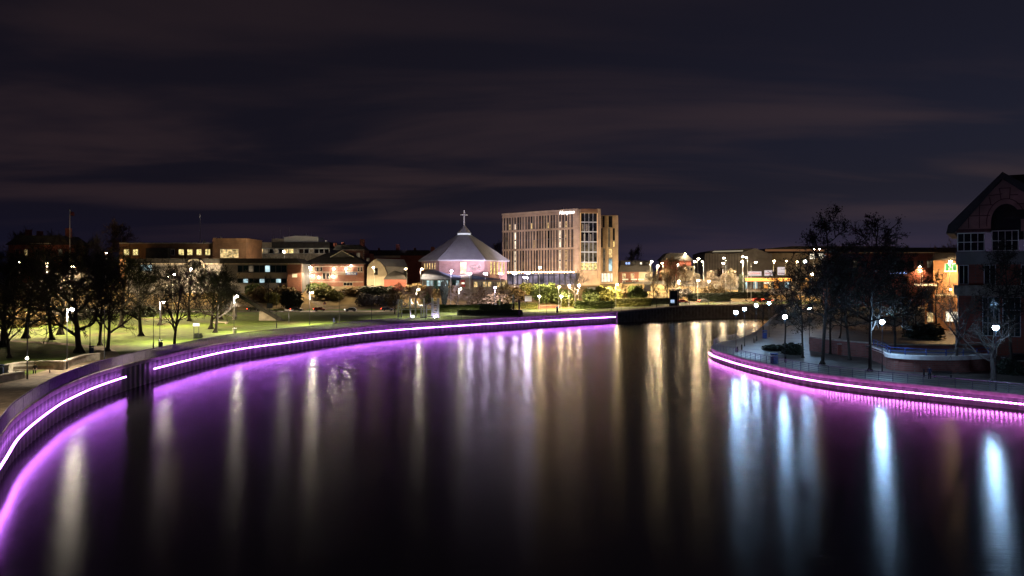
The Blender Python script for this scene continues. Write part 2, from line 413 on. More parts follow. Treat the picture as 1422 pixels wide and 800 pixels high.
# ------------------------------------------------------------------ river walls
def pile_wall(P, N, zt, pm, cm, label, amp=0.13):
    r = root('river_wall', (P[0][0], P[0][1], 0), label, 'river wall'); O = Vector((P[0][0], P[0][1], 0))
    D = smooth([tuple(p) for p in P], 0.42); DN = normals(D, 1)
    b = MB(); k = 0
    for i, (p, n) in enumerate(zip(D, DN)):
        a = (0.0, amp, amp, 0.0)[i % 4]
        q = p + n * (0.02 + a) 
        z = zt(p)
        b.v += [(q.x - O.x, q.y - O.y, -6.0), (q.x - O.x, q.y - O.y, z - .38)]
    for i in range(len(D) - 1): b.f.append((2 * i, 2 * i + 2, 2 * i + 3, 2 * i + 1))
    b.build('sheet_piling', pm, r)
    c = MB(); prof = [(-.1, -.42), (-.1, .06), (.75, .06), (.75, -.42)]
    for p, n in zip(P, N):
        for d, z in prof: c.v.append((p.x + n.x * d - O.x, p.y + n.y * d - O.y, zt(p) + z))
    for i in range(len(P) - 1):
        for k in range(4):
            a = i * 4 + k; a2 = i * 4 + (k + 1) % 4; c.f.append((a, a2, a2 + 4, a + 4))
    c.build('coping', cm, r)
    return r
pile_wall(LB, LN, walkz, PILE, COPING, 'long curved sheet piled river wall lit purple along the park bank')
pile_wall(QB, QN, walkz, DARKPILE, COPING, 'unlit dark quay wall on the far bank right of the purple strip')
rz = lambda p: RZ + 3.5 * sstep((p[1] - 190) / 130)
pile_wall(RB, RN, rz, PILE, COPING, 'curved sheet piled river wall under the right hand promenade, lit magenta', 0.16)
m = MB(); p, n = QB[0], QN[0]
m.box(-1.5, 1.2, -1.0, 4, -6, .3)
tag(m.build('wall_buttress', CONC), 'concrete buttress where the purple lit wall meets the dark quay', 'buttress').location = (p.x + n.x * 1.2 + .8, p.y + 1.6, 0)

# LED strips
def led_mat(name, col, s, beads):
    m = bpy.data.materials.new(name); m.use_nodes = True; nt = m.node_tree; nt.nodes.clear()
    o = nt.nodes.new('ShaderNodeOutputMaterial'); e = nt.nodes.new('ShaderNodeEmission'); e.inputs['Color'].default_value = (*col, 1)
    e.inputs['Strength'].default_value = s
    if beads:
        an = nt.nodes.new('ShaderNodeAttribute'); an.attribute_name = 'glow'; mu = nt.nodes.new('ShaderNodeMath'); mu.operation = 'MULTIPLY'
        nt.links.new(an.outputs['Fac'], mu.inputs[0]); mu.inputs[1].default_value = s; nt.links.new(mu.outputs[0], e.inputs['Strength'])
    nt.links.new(e.outputs[0], o.inputs[0])
    return m
def led(P, N, zl, m, label, off=.5, hh=.075, bead=None):
    r = root('light_strip', (P[0][0], P[0][1], zl(P[0])), label, 'light strip', 'purple light strips along the river walls'); O = r.location
    b = MB(); c = MB()
    glow = []
    if bead:
        D = smooth([tuple(p) for p in P], bead / 4); DN = normals(D, 1)
        for i, (p, n) in enumerate(zip(D, DN)):
            a = p - n * off
            for k in range(6):
                q = k * math.pi / 3; v = n * (math.cos(q) * hh)
                b.v.append((a.x + v.x - O.x, a.y + v.y - O.y, zl(p) + math.sin(q) * hh - O.z)); glow.append(1.0 if i % 4 < 2 else .04)
        for i in range(len(D) - 1):
            for k in range(6): b.f.append((i * 6 + k, i * 6 + (k + 1) % 6, i * 6 + 6 + (k + 1) % 6, i * 6 + 6 + k))
    else:
        for i in range(len(P) - 1):
            a = P[i] - N[i] * off; q = P[i + 1] - N[i + 1] * off
            b.tube((a.x - O.x, a.y - O.y, zl(P[i]) - O.z), (q.x - O.x, q.y - O.y, zl(P[i + 1]) - O.z), hh, hh, 6, False)
    for i in range(len(P) - 1):
        a = P[i] - N[i] * (off - hh - .05); q = P[i + 1] - N[i + 1] * (off - hh - .05)
        c.tube((a.x - O.x, a.y - O.y, zl(P[i]) - O.z), (q.x - O.x, q.y - O.y, zl(P[i + 1]) - O.z), .035, .035, 4, False)
    lt_ = b.build('light_tube', m, r)
    if glow:
        at_ = lt_.data.attributes.new('glow', 'FLOAT', 'POINT'); at_.data.foreach_set('value', glow)
    c.build('mounting_rail', STEEL, r)
LEDL = led_mat('purple light tube', (0.53, 0.14, 0.86), 62, 0)
LEDR = led_mat('magenta light tube', (0.70, 0.17, 0.76), 85, 1)
ia = [i for i, p in enumerate(LB) if p[1] > 20 and p[1] <= 114]; ib = [i for i, p in enumerate(LB) if p[1] >= 122.5]
LZ = lambda p: -1.55
led([LB[i] for i in ia], [LN[i] for i in ia], LZ, LEDL, 'short purple light strip on the near park wall, left of the dark gap')
led([LB[i] for i in ib], [LN[i] for i in ib], LZ, LEDL, 'long purple light strip on the park wall beyond the dark gap')
ic = [i for i, p in enumerate(RB) if p[1] <= 164 and p[1] > 15]
led([RB[i] for i in ic], [RN[i] for i in ic], lambda p: -2.86, LEDR, 'magenta beaded light strip on the right hand promenade wall', .5, .08, 0.5)

# ------------------------------------------------------------------ railings
def railing(P, N, zt, label, hgt, off, m, pole_every, bars, group=None, mesh=0.16, rails=(1.0,), kick=False):
    r = root('railing', (P[0][0], P[0][1], zt(P[0])), label, 'railing', group); O = r.location
    pos = [p + n * off for p, n in zip(P, N)]
    at = lambda p, z: (p.x - O.x, p.y - O.y, z - O.z)
    for i in range(0, len(pos), pole_every):
        b = MB(); p = pos[i]; z = zt(P[i])
        b.tube(at(p, z), at(p, z + hgt * 1.03), .045, .04, 6); b.build('post', m, r)
    b = MB()
    for q in rails:
        for i in range(len(pos) - 1):
            b.tube(at(pos[i], zt(P[i]) + hgt * q), at(pos[i + 1], zt(P[i + 1]) + hgt * q), .05 if q == 1.0 else .03, None, 5, False)
    b.build('handrail' if len(rails) == 1 else 'rail', m, r)
    if bars:
        b = MB(); D = smooth([tuple(p) for p in pos], mesh)
        for p in D:
            z = zt(p); b.tube(at(p, z + .08), at(p, z + hgt * .97), .031, .031, 3, False)
        for i in range(len(pos) - 1): b.tube(at(pos[i], zt(P[i]) + .1), at(pos[i + 1], zt(P[i + 1]) + .1), .03, None, 4, False)
        b.build('bars', m, r)
    return r
il = [i for i, p in enumerate(LB) if 38 < p[1] < 228]
railing([LB[i] for i in il], [LN[i] for i in il], lambda p: walkz(p) + .06, 'tall barred purple grey railing along the curved park promenade', 1.45, -.03, RAILP, 2, True, mesh=.15)
ifr = [i for i, p in enumerate(WALK) if p[1] >= 228]
railing([WALK[i] for i in ifr], [WN[i] for i in ifr], lambda p: walkz(p) + .06, 'dark post and rail barrier along the far promenade and dark quay', 1.3, .4, STEEL, 2, True, mesh=.3)
irr = [i for i, p in enumerate(RB) if 15 < p[1] < 215]
railing([RB[i] for i in irr], [RN[i] for i in irr], lambda p: rz(p) + .06, 'blue grey horizontal bar railing round the right hand promenade', 1.25, .35, RAILP, 1, False, rails=(1.0, .78, .56, .34, .12))

# ------------------------------------------------------------------ trees
def gen_tree(seed, H=10.0, clear=0.22, nl=10, spread=0.42, trunk_r=0.24, up=0.5, leaf=0, twig=.02, counts=(7, 6, 6), lead=.8, fork=False):
    rnd = random.Random(seed); T = MB(); C = MB(); LF = MB()
    def rv(s): return Vector((rnd.uniform(-s, s), rnd.uniform(-s, s), rnd.uniform(-s, s)))
    def branch(p, d, L, r, lev):
        n = (7, 5, 4, 3, 2)[lev]; q = p.copy(); dd = d.normalized(); pts = [(q.copy(), r)]
        for k in range(n):
            dd = (dd + rv((.10, .22, .3, .35, .4)[lev]) + Vector((0, 0, (.05, .10, .07, .03, 0)[lev]))).normalized()
            q2 = q + dd * (L / n); r2 = r * (1 - .8 * (k + 1) / n) if lev else r * (1 - .72 * (k + 1) / n)
            r2 = max(r2, twig * .5)
            (T if lev < 2 else C).tube(q, q2, r * (1 - .8 * k / n) if lev else r * (1 - .72 * k / n), r2, (8, 6, 4, 3, 3)[lev], False)
            q = q2; pts.append((q.copy(), r2, dd.copy()))
        if lev < 4:
            cnt = (nl, *counts)[lev]
            for c in range(cnt):
                t = rnd.uniform(clear if lev == 0 else .25, 1.0) if not (lev == 0) else lerp(clear, .98, (c + rnd.random()) / cnt)
                i = min(len(pts) - 2, int(t * (len(pts) - 1))); ft = t * (len(pts) - 1) - i
                bp = pts[i][0].lerp(pts[i + 1][0], ft); br = pts[i][1] * .62
                bd = pts[i + 1][2]
                if lev == 0:
                    az = c * 2.4 + rnd.uniform(-.5, .5); el = lerp(up * .55, up * 1.5, t)
                    nd = Vector((math.cos(az), math.sin(az), math.tan(min(1.3, el))))
                    ll = H * spread * (1.15 - .75 * t ** 1.4) * rnd.uniform(.75, 1.15)
                else:
                    perp = bd.cross(rv(1)).normalized()
                    nd = bd * rnd.uniform(.45, 1.0) + perp * rnd.uniform(.5, .95)
                    ll = L * rnd.uniform(.38, .62)
                branch(bp, nd, ll, max(br, twig * (1.2, 1.6, 1.0, .7, .5)[lev]), lev + 1)
        elif leaf:
            for _ in range(leaf):
                c = q + rv(.18); a = rv(1).normalized() * rnd.uniform(.02, .055); b2 = a.cross(rv(1)).normalized() * rnd.uniform(.02, .05)
                LF.add([c - a - b2, c + a - b2, c + a + b2, c - a + b2], [(0, 1, 2, 3)])
    branch(Vector((0, 0, -.15)), Vector((rnd.uniform(-.04, .04), rnd.uniform(-.04, .04), 1)), H * lead, trunk_r, 0)
    for k in range(6):   # root flare
        a = k * 1.05; T.tube((math.cos(a) * trunk_r * 1.7, math.sin(a) * trunk_r * 1.7, -.1), (0, 0, trunk_r * 3.2), trunk_r * .45, trunk_r * .3, 5, False)
    hh = max(v[2] for v in C.v)
    return T, C, LF, hh
PROTO = {}
def proto(key, bark, tw, leafm=None, **kw):
    T, C, LF, hh = gen_tree(**kw); k = 1.0 / hh
    for M_ in (T, C, LF): M_.v = [(a * k, b * k, c * k) for a, b, c in M_.v]
    def mk(mb, n, mt):
        me = bpy.data.meshes.new(n); me.from_pydata(mb.v, [], mb.f); me.materials.append(mt); me.polygons.foreach_set('use_smooth', [n == 'trunk'] * len(me.polygons)); return me
    PROTO[key] = [('trunk', mk(T, 'trunk', bark)), ('crown', mk(C, 'crown', tw))] + ([('leaves', mk(LF, 'leaves', leafm))] if LF.v else [])
def tree(key, px, py, ptop, label, group=None, name='tree', rz=None, wide=1.0, Y=None, cat='tree'):
    g = GY(px, Y) if Y else G(px, py)
    H = Z_(ptop, g.y) - g.z
    r = root(name, g, label, cat, group, random.uniform(0, 6.28) if rz is None else rz)
    r.scale = (H * wide, H * wide, H)
    for n, me in PROTO[key]:
        o = bpy.data.objects.new(n, me); COL.objects.link(o); o.parent = r
    return r
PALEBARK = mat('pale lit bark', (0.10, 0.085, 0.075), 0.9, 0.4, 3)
proto('broad', BARK, TWIG, seed=11, clear=.2, nl=13, spread=.5, trunk_r=.3, up=.45, twig=.029, counts=(8, 7, 5))
proto('broadb', BARK, TWIG, seed=23, clear=.24, nl=12, spread=.46, trunk_r=.24, up=.65, twig=.027, counts=(7, 6, 4))
proto('round', BARK, TWIG, seed=31, clear=.2, nl=15, spread=.4, trunk_r=.2, up=.9, twig=.025, counts=(6, 6, 5))
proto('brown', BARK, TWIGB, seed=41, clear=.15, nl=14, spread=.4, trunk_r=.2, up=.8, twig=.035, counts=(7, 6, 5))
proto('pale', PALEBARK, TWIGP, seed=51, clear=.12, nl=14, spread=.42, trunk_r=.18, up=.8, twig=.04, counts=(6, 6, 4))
proto('alder', BARK, TWIG, LEAFD, seed=61, clear=.3, nl=19, spread=.3, trunk_r=.13, up=.35, twig=.025, counts=(6, 5, 4), lead=.95, leaf=1)
proto('alderb', BARK, TWIG, LEAFD, seed=67, clear=.28, nl=18, spread=.32, trunk_r=.13, up=.4, twig=.025, counts=(6, 5, 4), lead=.95, leaf=1)
proto('thin', BARK, TWIG, seed=71, clear=.25, nl=10, spread=.36, trunk_r=.13, up=.6, twig=.018, counts=(5, 5, 4))
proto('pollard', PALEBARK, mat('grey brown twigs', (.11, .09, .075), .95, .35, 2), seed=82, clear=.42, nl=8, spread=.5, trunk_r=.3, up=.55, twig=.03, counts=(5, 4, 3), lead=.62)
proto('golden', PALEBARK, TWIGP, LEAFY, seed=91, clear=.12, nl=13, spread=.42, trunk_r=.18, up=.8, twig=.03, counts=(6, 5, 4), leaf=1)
PT = 'bare trees in the park on the left bank'
for a in [
    ('broad', 4, 482, 330, 'dark bare tree at the left edge of the park lawn', 1.0),
    ('round', 13, 497, 372, 'grey trunked tree behind the left end of the curved seat wall', .9),
    ('broadb', 72, 472, 352, 'leaning bare tree on the lawn beside the brightest grass', 1.0),
    ('broad', 84, 465, 322, 'thick trunked tree just left of the near lamp post', .8),
    ('broad', 110, 490, 318, 'largest dark spreading tree right of the near lamp post', .95),
    ('round', 139, 480, 345, 'dark tree behind the blue litter bin, short thick trunk', .9),
    ('broadb', 149, 488, 360, 'slender dark tree beside the path junction', .9),
    ('broadb', 196, 467, 350, 'thin trunked tree standing alone mid lawn', 1.1),
    ('broad', 168, 455, 335, 'bare tree at the back of the lawn behind the path junction', .9),
    ('round', 242, 484, 362, 'dark tree rising close behind the promenade railing', .85),
    ('broad', 293, 457, 357, 'left stem of the twin trunked tree beside the ramp', .85),
    ('broadb', 299, 462, 366, 'right stem of the twin trunked tree beside the ramp', 1.0),
    ('broadb', 263, 446, 352, 'dark tree beyond the lawn behind the two post sign', 1.0),
    ('broad', 307, 444, 365, 'dark tree behind the ramp at the stone bench', .9),
    ('broad', 36, 470, 338, 'bushy dark tree between the two left edge trees and the lamp', 1.0),
    ('broadb', 222, 452, 358, 'dark tree at the roadside behind the second lamp post', 1.0),
]: tree(a[0], a[1], a[2], a[3], a[4], PT, 'bare_tree', wide=a[5])
for a in [
    ('brown', 164, 300, 372, 'tall rusty brown tree behind the long brick block', .8),
    ('brown', 28, 312, 365, 'brown tree behind the dark house at the left edge', .7),
    ('brown', 78, 316, 368, 'brown tree beside the tall flagpole', .8),
    ('broad', 118, 318, 345, 'dark tree top between the flagpole and the rusty brown tree', .9),
    ('broadb', 50, 330, 340, 'dark tree in front of the chimneyed dark house', 1.0),
    ('broad', 8, 338, 335, 'dark tree at the back left corner of the park', 1.0),
    ('brown', 690, 330, 425, 'dark tree squeezed between the church and the hotel', .5),
    ('broad', 880, 335, 450, 'dark tree behind the brick terrace right of the hotel', .6),
]: tree(a[0], a[1], 0, a[2], a[4], 'trees behind the town buildings', 'bare_tree', wide=a[5], Y=a[3])
RT = 'bare alders on the right hand promenade'
for a in [
    ('alder', 1142, 506, 282, 'tallest airy alder standing alone against the sky', .95),
    ('alderb', 1208, 516, 298, 'pointed dark alder left of the brightest white lamp', .95),
    ('alder', 1115, 497, 372, 'small dark alder behind the blue bin', 1.0),
    ('alderb', 1090, 478, 384, 'low alder beyond the bollards near the cool white lamps', 1.0),
    ('alderb', 1153, 492, 350, 'alder at the left end of the long brick planter wall', .9),
    ('alder', 1180, 500, 345, 'alder in front of the middle of the long brick planter wall', 1.0),
    ('alderb', 1243, 500, 352, 'alder just right of the brightest white lamp', 1.0),
]: tree(a[0], a[1], a[2], a[3], a[4], RT, 'bare_tree', wide=a[5])
for a in [
    ('thin', 1014, 468, 400, 'thin bare sapling by the railing at the tip of the promenade', 1.0),
    ('thin', 1166, 470, 392, 'thin bare tree behind the long brick planter wall', 1.2),
    ('thin', 1274, 470, 400, 'thin bare tree behind the dark hedge dome', 1.2),
    ('thin', 1302, 462, 372, 'thin bare tree in front of the orange brick house', 1.0),
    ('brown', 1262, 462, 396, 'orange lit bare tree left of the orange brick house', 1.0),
    ('pollard', 1325, 517, 392, 'grey trunked tree forking in front of the white capped planter', .8),
    ('pollard', 1379, 531, 428, 'pale branched tree leaning left beside the last white lamp', 1.1),
    ('alder', 1405, 512, 330, 'dark tree in front of the gabled building at the right edge', .9),
    ('alderb', 1255, 468, 340, 'dark distant tree right of the pointed alder', 1.0),
    ('alder', 1175, 455, 344, 'dark low tree between the two tall alders', 1.3),
    ('thin', 1060, 462, 396, 'thin tree beyond the row of cool white lamps', 1.2),
    ('brown', 1310, 430, 330, 'distant brown tree behind the eaves of the gabled building', .8),
]: tree(a[0], a[1], a[2], a[3], a[4], None, 'bare_tree', wide=a[5])
BT = 'lit trees beside the far road'
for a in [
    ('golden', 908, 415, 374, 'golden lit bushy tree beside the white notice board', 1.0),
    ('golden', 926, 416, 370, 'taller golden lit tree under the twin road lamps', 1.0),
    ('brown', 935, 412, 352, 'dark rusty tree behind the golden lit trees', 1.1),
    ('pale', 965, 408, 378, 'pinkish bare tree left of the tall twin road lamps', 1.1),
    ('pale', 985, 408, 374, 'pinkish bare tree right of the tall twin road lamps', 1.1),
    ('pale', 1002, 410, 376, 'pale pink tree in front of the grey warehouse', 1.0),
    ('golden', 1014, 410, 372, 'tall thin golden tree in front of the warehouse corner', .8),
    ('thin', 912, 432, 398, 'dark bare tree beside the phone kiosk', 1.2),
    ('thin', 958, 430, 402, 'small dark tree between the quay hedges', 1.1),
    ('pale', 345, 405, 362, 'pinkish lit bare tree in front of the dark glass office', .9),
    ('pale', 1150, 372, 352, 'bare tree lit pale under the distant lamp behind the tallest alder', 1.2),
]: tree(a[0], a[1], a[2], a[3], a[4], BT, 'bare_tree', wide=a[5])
tree('pollard', 800, 428, 370, 'dark pruned tree with a forked trunk in front of the hotel', None, 'bare_tree', rz=1.0, wide=.85)
ST = 'small bare trees on the bank below the church'
labs = ['small bare tree at the left end of the row below the church', 'small golden bare tree left of the topiary cone', 'small brown tree touching the left side of the topiary cone',
        'small brown tree just right of the topiary cone', 'bushy tan tree below the lit church window', 'small tree below the first white floodlight', 'brown tree below the second white floodlight', 'brown tree below the third white floodlight',
        'small tree at the right end of the row below the church']
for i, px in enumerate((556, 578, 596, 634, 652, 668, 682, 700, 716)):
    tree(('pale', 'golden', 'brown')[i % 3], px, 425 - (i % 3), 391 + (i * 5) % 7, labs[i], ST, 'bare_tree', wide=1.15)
tree('brown', 548, 436, 397, 'bare brown tree left of the white lattice sculpture', None, 'bare_tree', wide=1.1)
tree('thin', 372, 424, 380, 'thin bare tree beside the dark ramp', None, 'bare_tree', wide=1.0)

# ------------------------------------------------------------------ bushes and hedges
def bush_mesh(name, m, seed, n=1500, lump=.35, leaf=.06, shape='dome'):
    rnd = random.Random(seed); b = MB()
    cs = [(rnd.uniform(-.5, .5), rnd.uniform(-.5, .5), rnd.uniform(.2, .65), rnd.uniform(.3, .52)) for _ in range(9)]
    for _ in range(n):
        if shape == 'dome':
            c = rnd.choice(cs)
            d = Vector((rnd.gauss(0, 1), rnd.gauss(0, 1), rnd.gauss(0, 1))).normalized() * c[3] * rnd.uniform(.65, 1.06)
            p = Vector((c[0], c[1], c[2])) + d
            if p.z < 0: p.z = rnd.uniform(0, .2)
        elif shape == 'cone':     # wide at the top, tapering to the base
            z = rnd.random(); rr = (.18 + .62 * z) * (1 if z < .75 else (1 - (z - .75) * 2.6)) * rnd.uniform(.75, 1.05); a = rnd.uniform(0, 6.28)
            p = Vector((rr * math.cos(a), rr * math.sin(a), z))
        else:                     # box hedge, rounded and uneven
            ax = rnd.randrange(3); p = Vector((rnd.uniform(-.5, .5), rnd.uniform(-.5, .5), rnd.uniform(0, 1)))
            s = rnd.choice((-1, 1)) * rnd.uniform(.93, 1.07)
            if ax == 0: p.x = .5 * s
            elif ax == 1: p.y = .5 * s
            else: p.z = rnd.uniform(.9, 1.07)
        a = Vector((rnd.gauss(0, 1), rnd.gauss(0, 1), rnd.gauss(0, 1))).normalized() * leaf * rnd.uniform(.5, 1.3)
        q = a.cross(Vector((rnd.gauss(0, 1), rnd.gauss(0, 1), rnd.gauss(0, 1)))).normalized() * leaf * rnd.uniform(.4, 1.1)
        b.add([p - a - q, p + a - q, p + a + q, p - a + q], [(0, 1, 2, 3)])
    me = bpy.data.meshes.new(name); me.from_pydata(b.v, [], b.f); me.materials.append(m); return me
BUSH = {k: bush_mesh('shrub', m, i, 1700) for i, (k, m) in enumerate((('g', LEAFG), ('y', LEAFY), ('b', LEAFB), ('d', LEAFD), ('p', LEAFP)))}
CONE = bush_mesh('topiary', LEAFD, 9, 1600, leaf=.05, shape='cone')
def shrub(k, px, pbase, ptop, wpx, label, group=None, name='shrub', me=None, Y=None):
    g = GY(px, Y) if Y else G(px, pbase); s = g.y / F
    o = bpy.data.objects.new(name, me or BUSH[k]); COL.objects.link(o)
    hgt = max(.6, Z_(ptop, g.y) - g.z); o.location = (g.x, g.y, g.z - .15)
    o.scale = (wpx * s / 1.6, wpx * s / 1.6 * .8, hgt / .95); o.rotation_euler = (0, 0, random.uniform(-.4, .4))
    return tag(o, label, 'shrub', group)
SG = 'shrubs on the bank behind the far road'
for a in [
    ('g', 755, 420, 396, 46, 'broad green lit shrub under the tall pale lamp post'), ('g', 778, 423, 404, 40, 'green shrub above the low red wall'),
    ('y', 735, 408, 393, 26, 'yellow green shrub top behind the white notice board'), ('b', 705, 424, 399, 56, 'big brown mounded shrub left of the white notice board'),
    ('b', 690, 428, 406, 40, 'brown shrub at the left foot of the big mound'), ('b', 668, 424, 408, 34, 'brown low shrub right of the tan bushy tree'),
    ('g', 822, 422, 402, 34, 'green shrub behind the framed notice board by the forked tree'), ('y', 845, 420, 398, 40, 'yellow green shrub below the right hotel wing'),
    ('b', 862, 417, 396, 36, 'tan shrub in front of the brick terrace'), ('g', 884, 418, 398, 34, 'green shrub left of the white notice board by the golden trees'),
    ('y', 455, 412, 398, 40, 'bright yellow lit shrub beside the bank footpath lamp'), ('g', 437, 406, 394, 34, 'green lit grass topped shrub below the floodlit pavilion'),
    ('y', 468, 416, 404, 24, 'small golden shrub right of the bank footpath lamp'), ('b', 500, 409, 398, 46, 'brown shrub below the white van'),
    ('d', 405, 428, 405, 34, 'dark green round shrub at the road side left of the bank footpath'), ('b', 395, 415, 397, 40, 'rusty shrub below the brick pavilion corner'),
    ('b', 365, 418, 398, 36, 'brown shrub above the ramp'), ('y', 382, 422, 406, 26, 'olive shrub right of the ramp top'), ('g', 350, 412, 396, 26, 'green shrub left of the olive shrub above the ramp'),
    ('p', 512, 424, 408, 32, 'grey clipped shrub left of its purple twin on the bank'), ('p', 540, 424, 409, 30, 'grey clipped shrub nearest the white lattice'),
    ('d', 525, 409, 397, 60, 'dark low shrub on the crest below the stone gable'), ('b', 580, 408, 394, 50, 'tan shrub on the crest below the blue roofed annex'),
    ('b', 630, 410, 397, 50, 'tan shrub on the crest below the red doors'), ('g', 590, 420, 405, 20, 'small green shrub behind the lattice'),
    ('d', 1030, 410, 382, 12, 'narrow dark green shrub beside the forecourt shop'), ('b', 1125, 405, 384, 40, 'dark shrub right of the forecourt shop'),
    ('p', 945, 412, 400, 30, 'pinkish shrub at the foot of the golden trees'), ('b', 992, 410, 396, 44, 'brown shrub below the grey warehouse'),
    ('d', 100, 445, 425, 50, 'dark roadside shrub behind the spreading tree'), ('b', 60, 452, 432, 50, 'brown flowering shrub on the lawn behind the leaning tree'),
    ('b', 30, 455, 430, 40, 'brown shrub at the left end of the lawn'), ('d', 200, 440, 425, 40, 'dark roadside shrub behind the second lamp post'),
    ('d', 275, 470, 462, 14, 'small dark shrub at the foot of the two post sign'),
]: shrub(*a, group=SG)
tag(shrub('d', 617, 428, 392, 15, 'dark inverted cone of clipped yew below the church', None, 'topiary', CONE), None, 'topiary')
shrub('d', 1282, 470, 449, 62, 'large dark hedge dome left of the forked tree', None, 'hedge_dome')
shrub('b', 1405, 480, 440, 70, 'leafy shrub against the gabled building at the right edge')
for i, (px, pb, pt, w) in enumerate(((1100, 492, 476, 36), (1075, 486, 478, 40), (1400, 520, 498, 40))):
    shrub('d', px, pb, pt, w, ('dark low shrub bed behind the blue bin', 'low planting bed left of the small alder', 'dark shrub in the brick bed at the right edge')[i], 'low planting on the right promenade')
HEDGE = {}
def hedge(px0, px1, pbase, ptop, depth, m, label):
    key = m.name
    if key not in HEDGE: HEDGE[key] = bush_mesh('hedge', m, len(HEDGE) + 40, 3200, leaf=.05, shape='box')
    a, b = G(px0, pbase), G(px1, pbase); c = (a + b) / 2; c.y = min(a.y, b.y) + abs(a.y - b.y) / 2
    c.z = h(c.x, c.y)
    o = bpy.data.objects.new('hedge', HEDGE[key]); COL.objects.link(o)
    w = (b - a).length; o.location = c; o.scale = (w, depth, max(.7, Z_(ptop, c.y) - c.z)); o.rotation_euler = (0, 0, math.atan2(b.y - a.y, b.x - a.x))
    core = MB().box(-.46, .46, -.42, .42, 0, .9).build('branch_mass', m, o)
    return tag(o, label, 'hedge', 'clipped hedges along the far promenade')
for a in [
    (558, 600, 435, 429, 2.5, LEAFY, 'low pale hedge inside the white lattice sculpture'), (610, 662, 433, 424, 2.5, LEAFG, 'green hedge right of the lattice tower'),
    (641, 720, 438, 431, 2.5, LEAFD, 'long low dark hedge between the lattice and the black posts'), (710, 744, 429, 421, 2.5, LEAFY, 'clipped hedge under the white notice board'),
    (662, 708, 432, 423, 2.5, LEAFD, 'dark hedge behind the black posts'), (778, 800, 426, 416, 3, LEAFY, 'bright hedge left of the forked tree'),
    (801, 850, 428, 419, 3, LEAFG, 'green hedge right of the forked tree'), (851, 900, 425, 415, 3, LEAFY, 'long bright hedge below the brick terrace'),
    (890, 935, 422, 415, 3, LEAFD, 'dark hedge between the notice board and the kiosk'), (960, 1010, 418, 408, 3, LEAFD, 'dark hedge right of the quay path'),
    (1011, 1062, 414, 406, 3, LEAFD, 'dark hedge continuing below the forecourt shop'),
]: hedge(*a)

# ------------------------------------------------------------------ lamps
WARM, COOL, VIO, AMB = (1.0, .74, .42), (.38, .64, 1.0), (.86, .74, 1.0), (1.0, .62, .28)
def lens_mat(kind, s):
    c = {'w': WARM, 'c': COOL, 'v': VIO, 'a': AMB, 'n': (1.0, .88, .68)}[kind]
    return emit('lamp glow %s %g' % (kind, s), c, s)
def spot(r, loc, tgt, P, ang, col, blend=.15, rad=.25):
    l = bpy.data.lights.new('lamp_or_fill_beam', 'SPOT'); l.energy = P; l.spot_size = R(ang); l.spot_blend = blend; l.color = col; l.shadow_soft_size = rad
    o = bpy.data.objects.new('lamp_or_fill_beam', l); COL.objects.link(o); o.parent = r; o.location = loc
    d = Vector(tgt) - Vector(loc); o.rotation_euler = d.to_track_quat('-Z', 'Y').to_euler(); return o
LC = {'w': WARM, 'c': COOL, 'v': VIO, 'a': AMB, 'n': (1.0, .84, .6)}
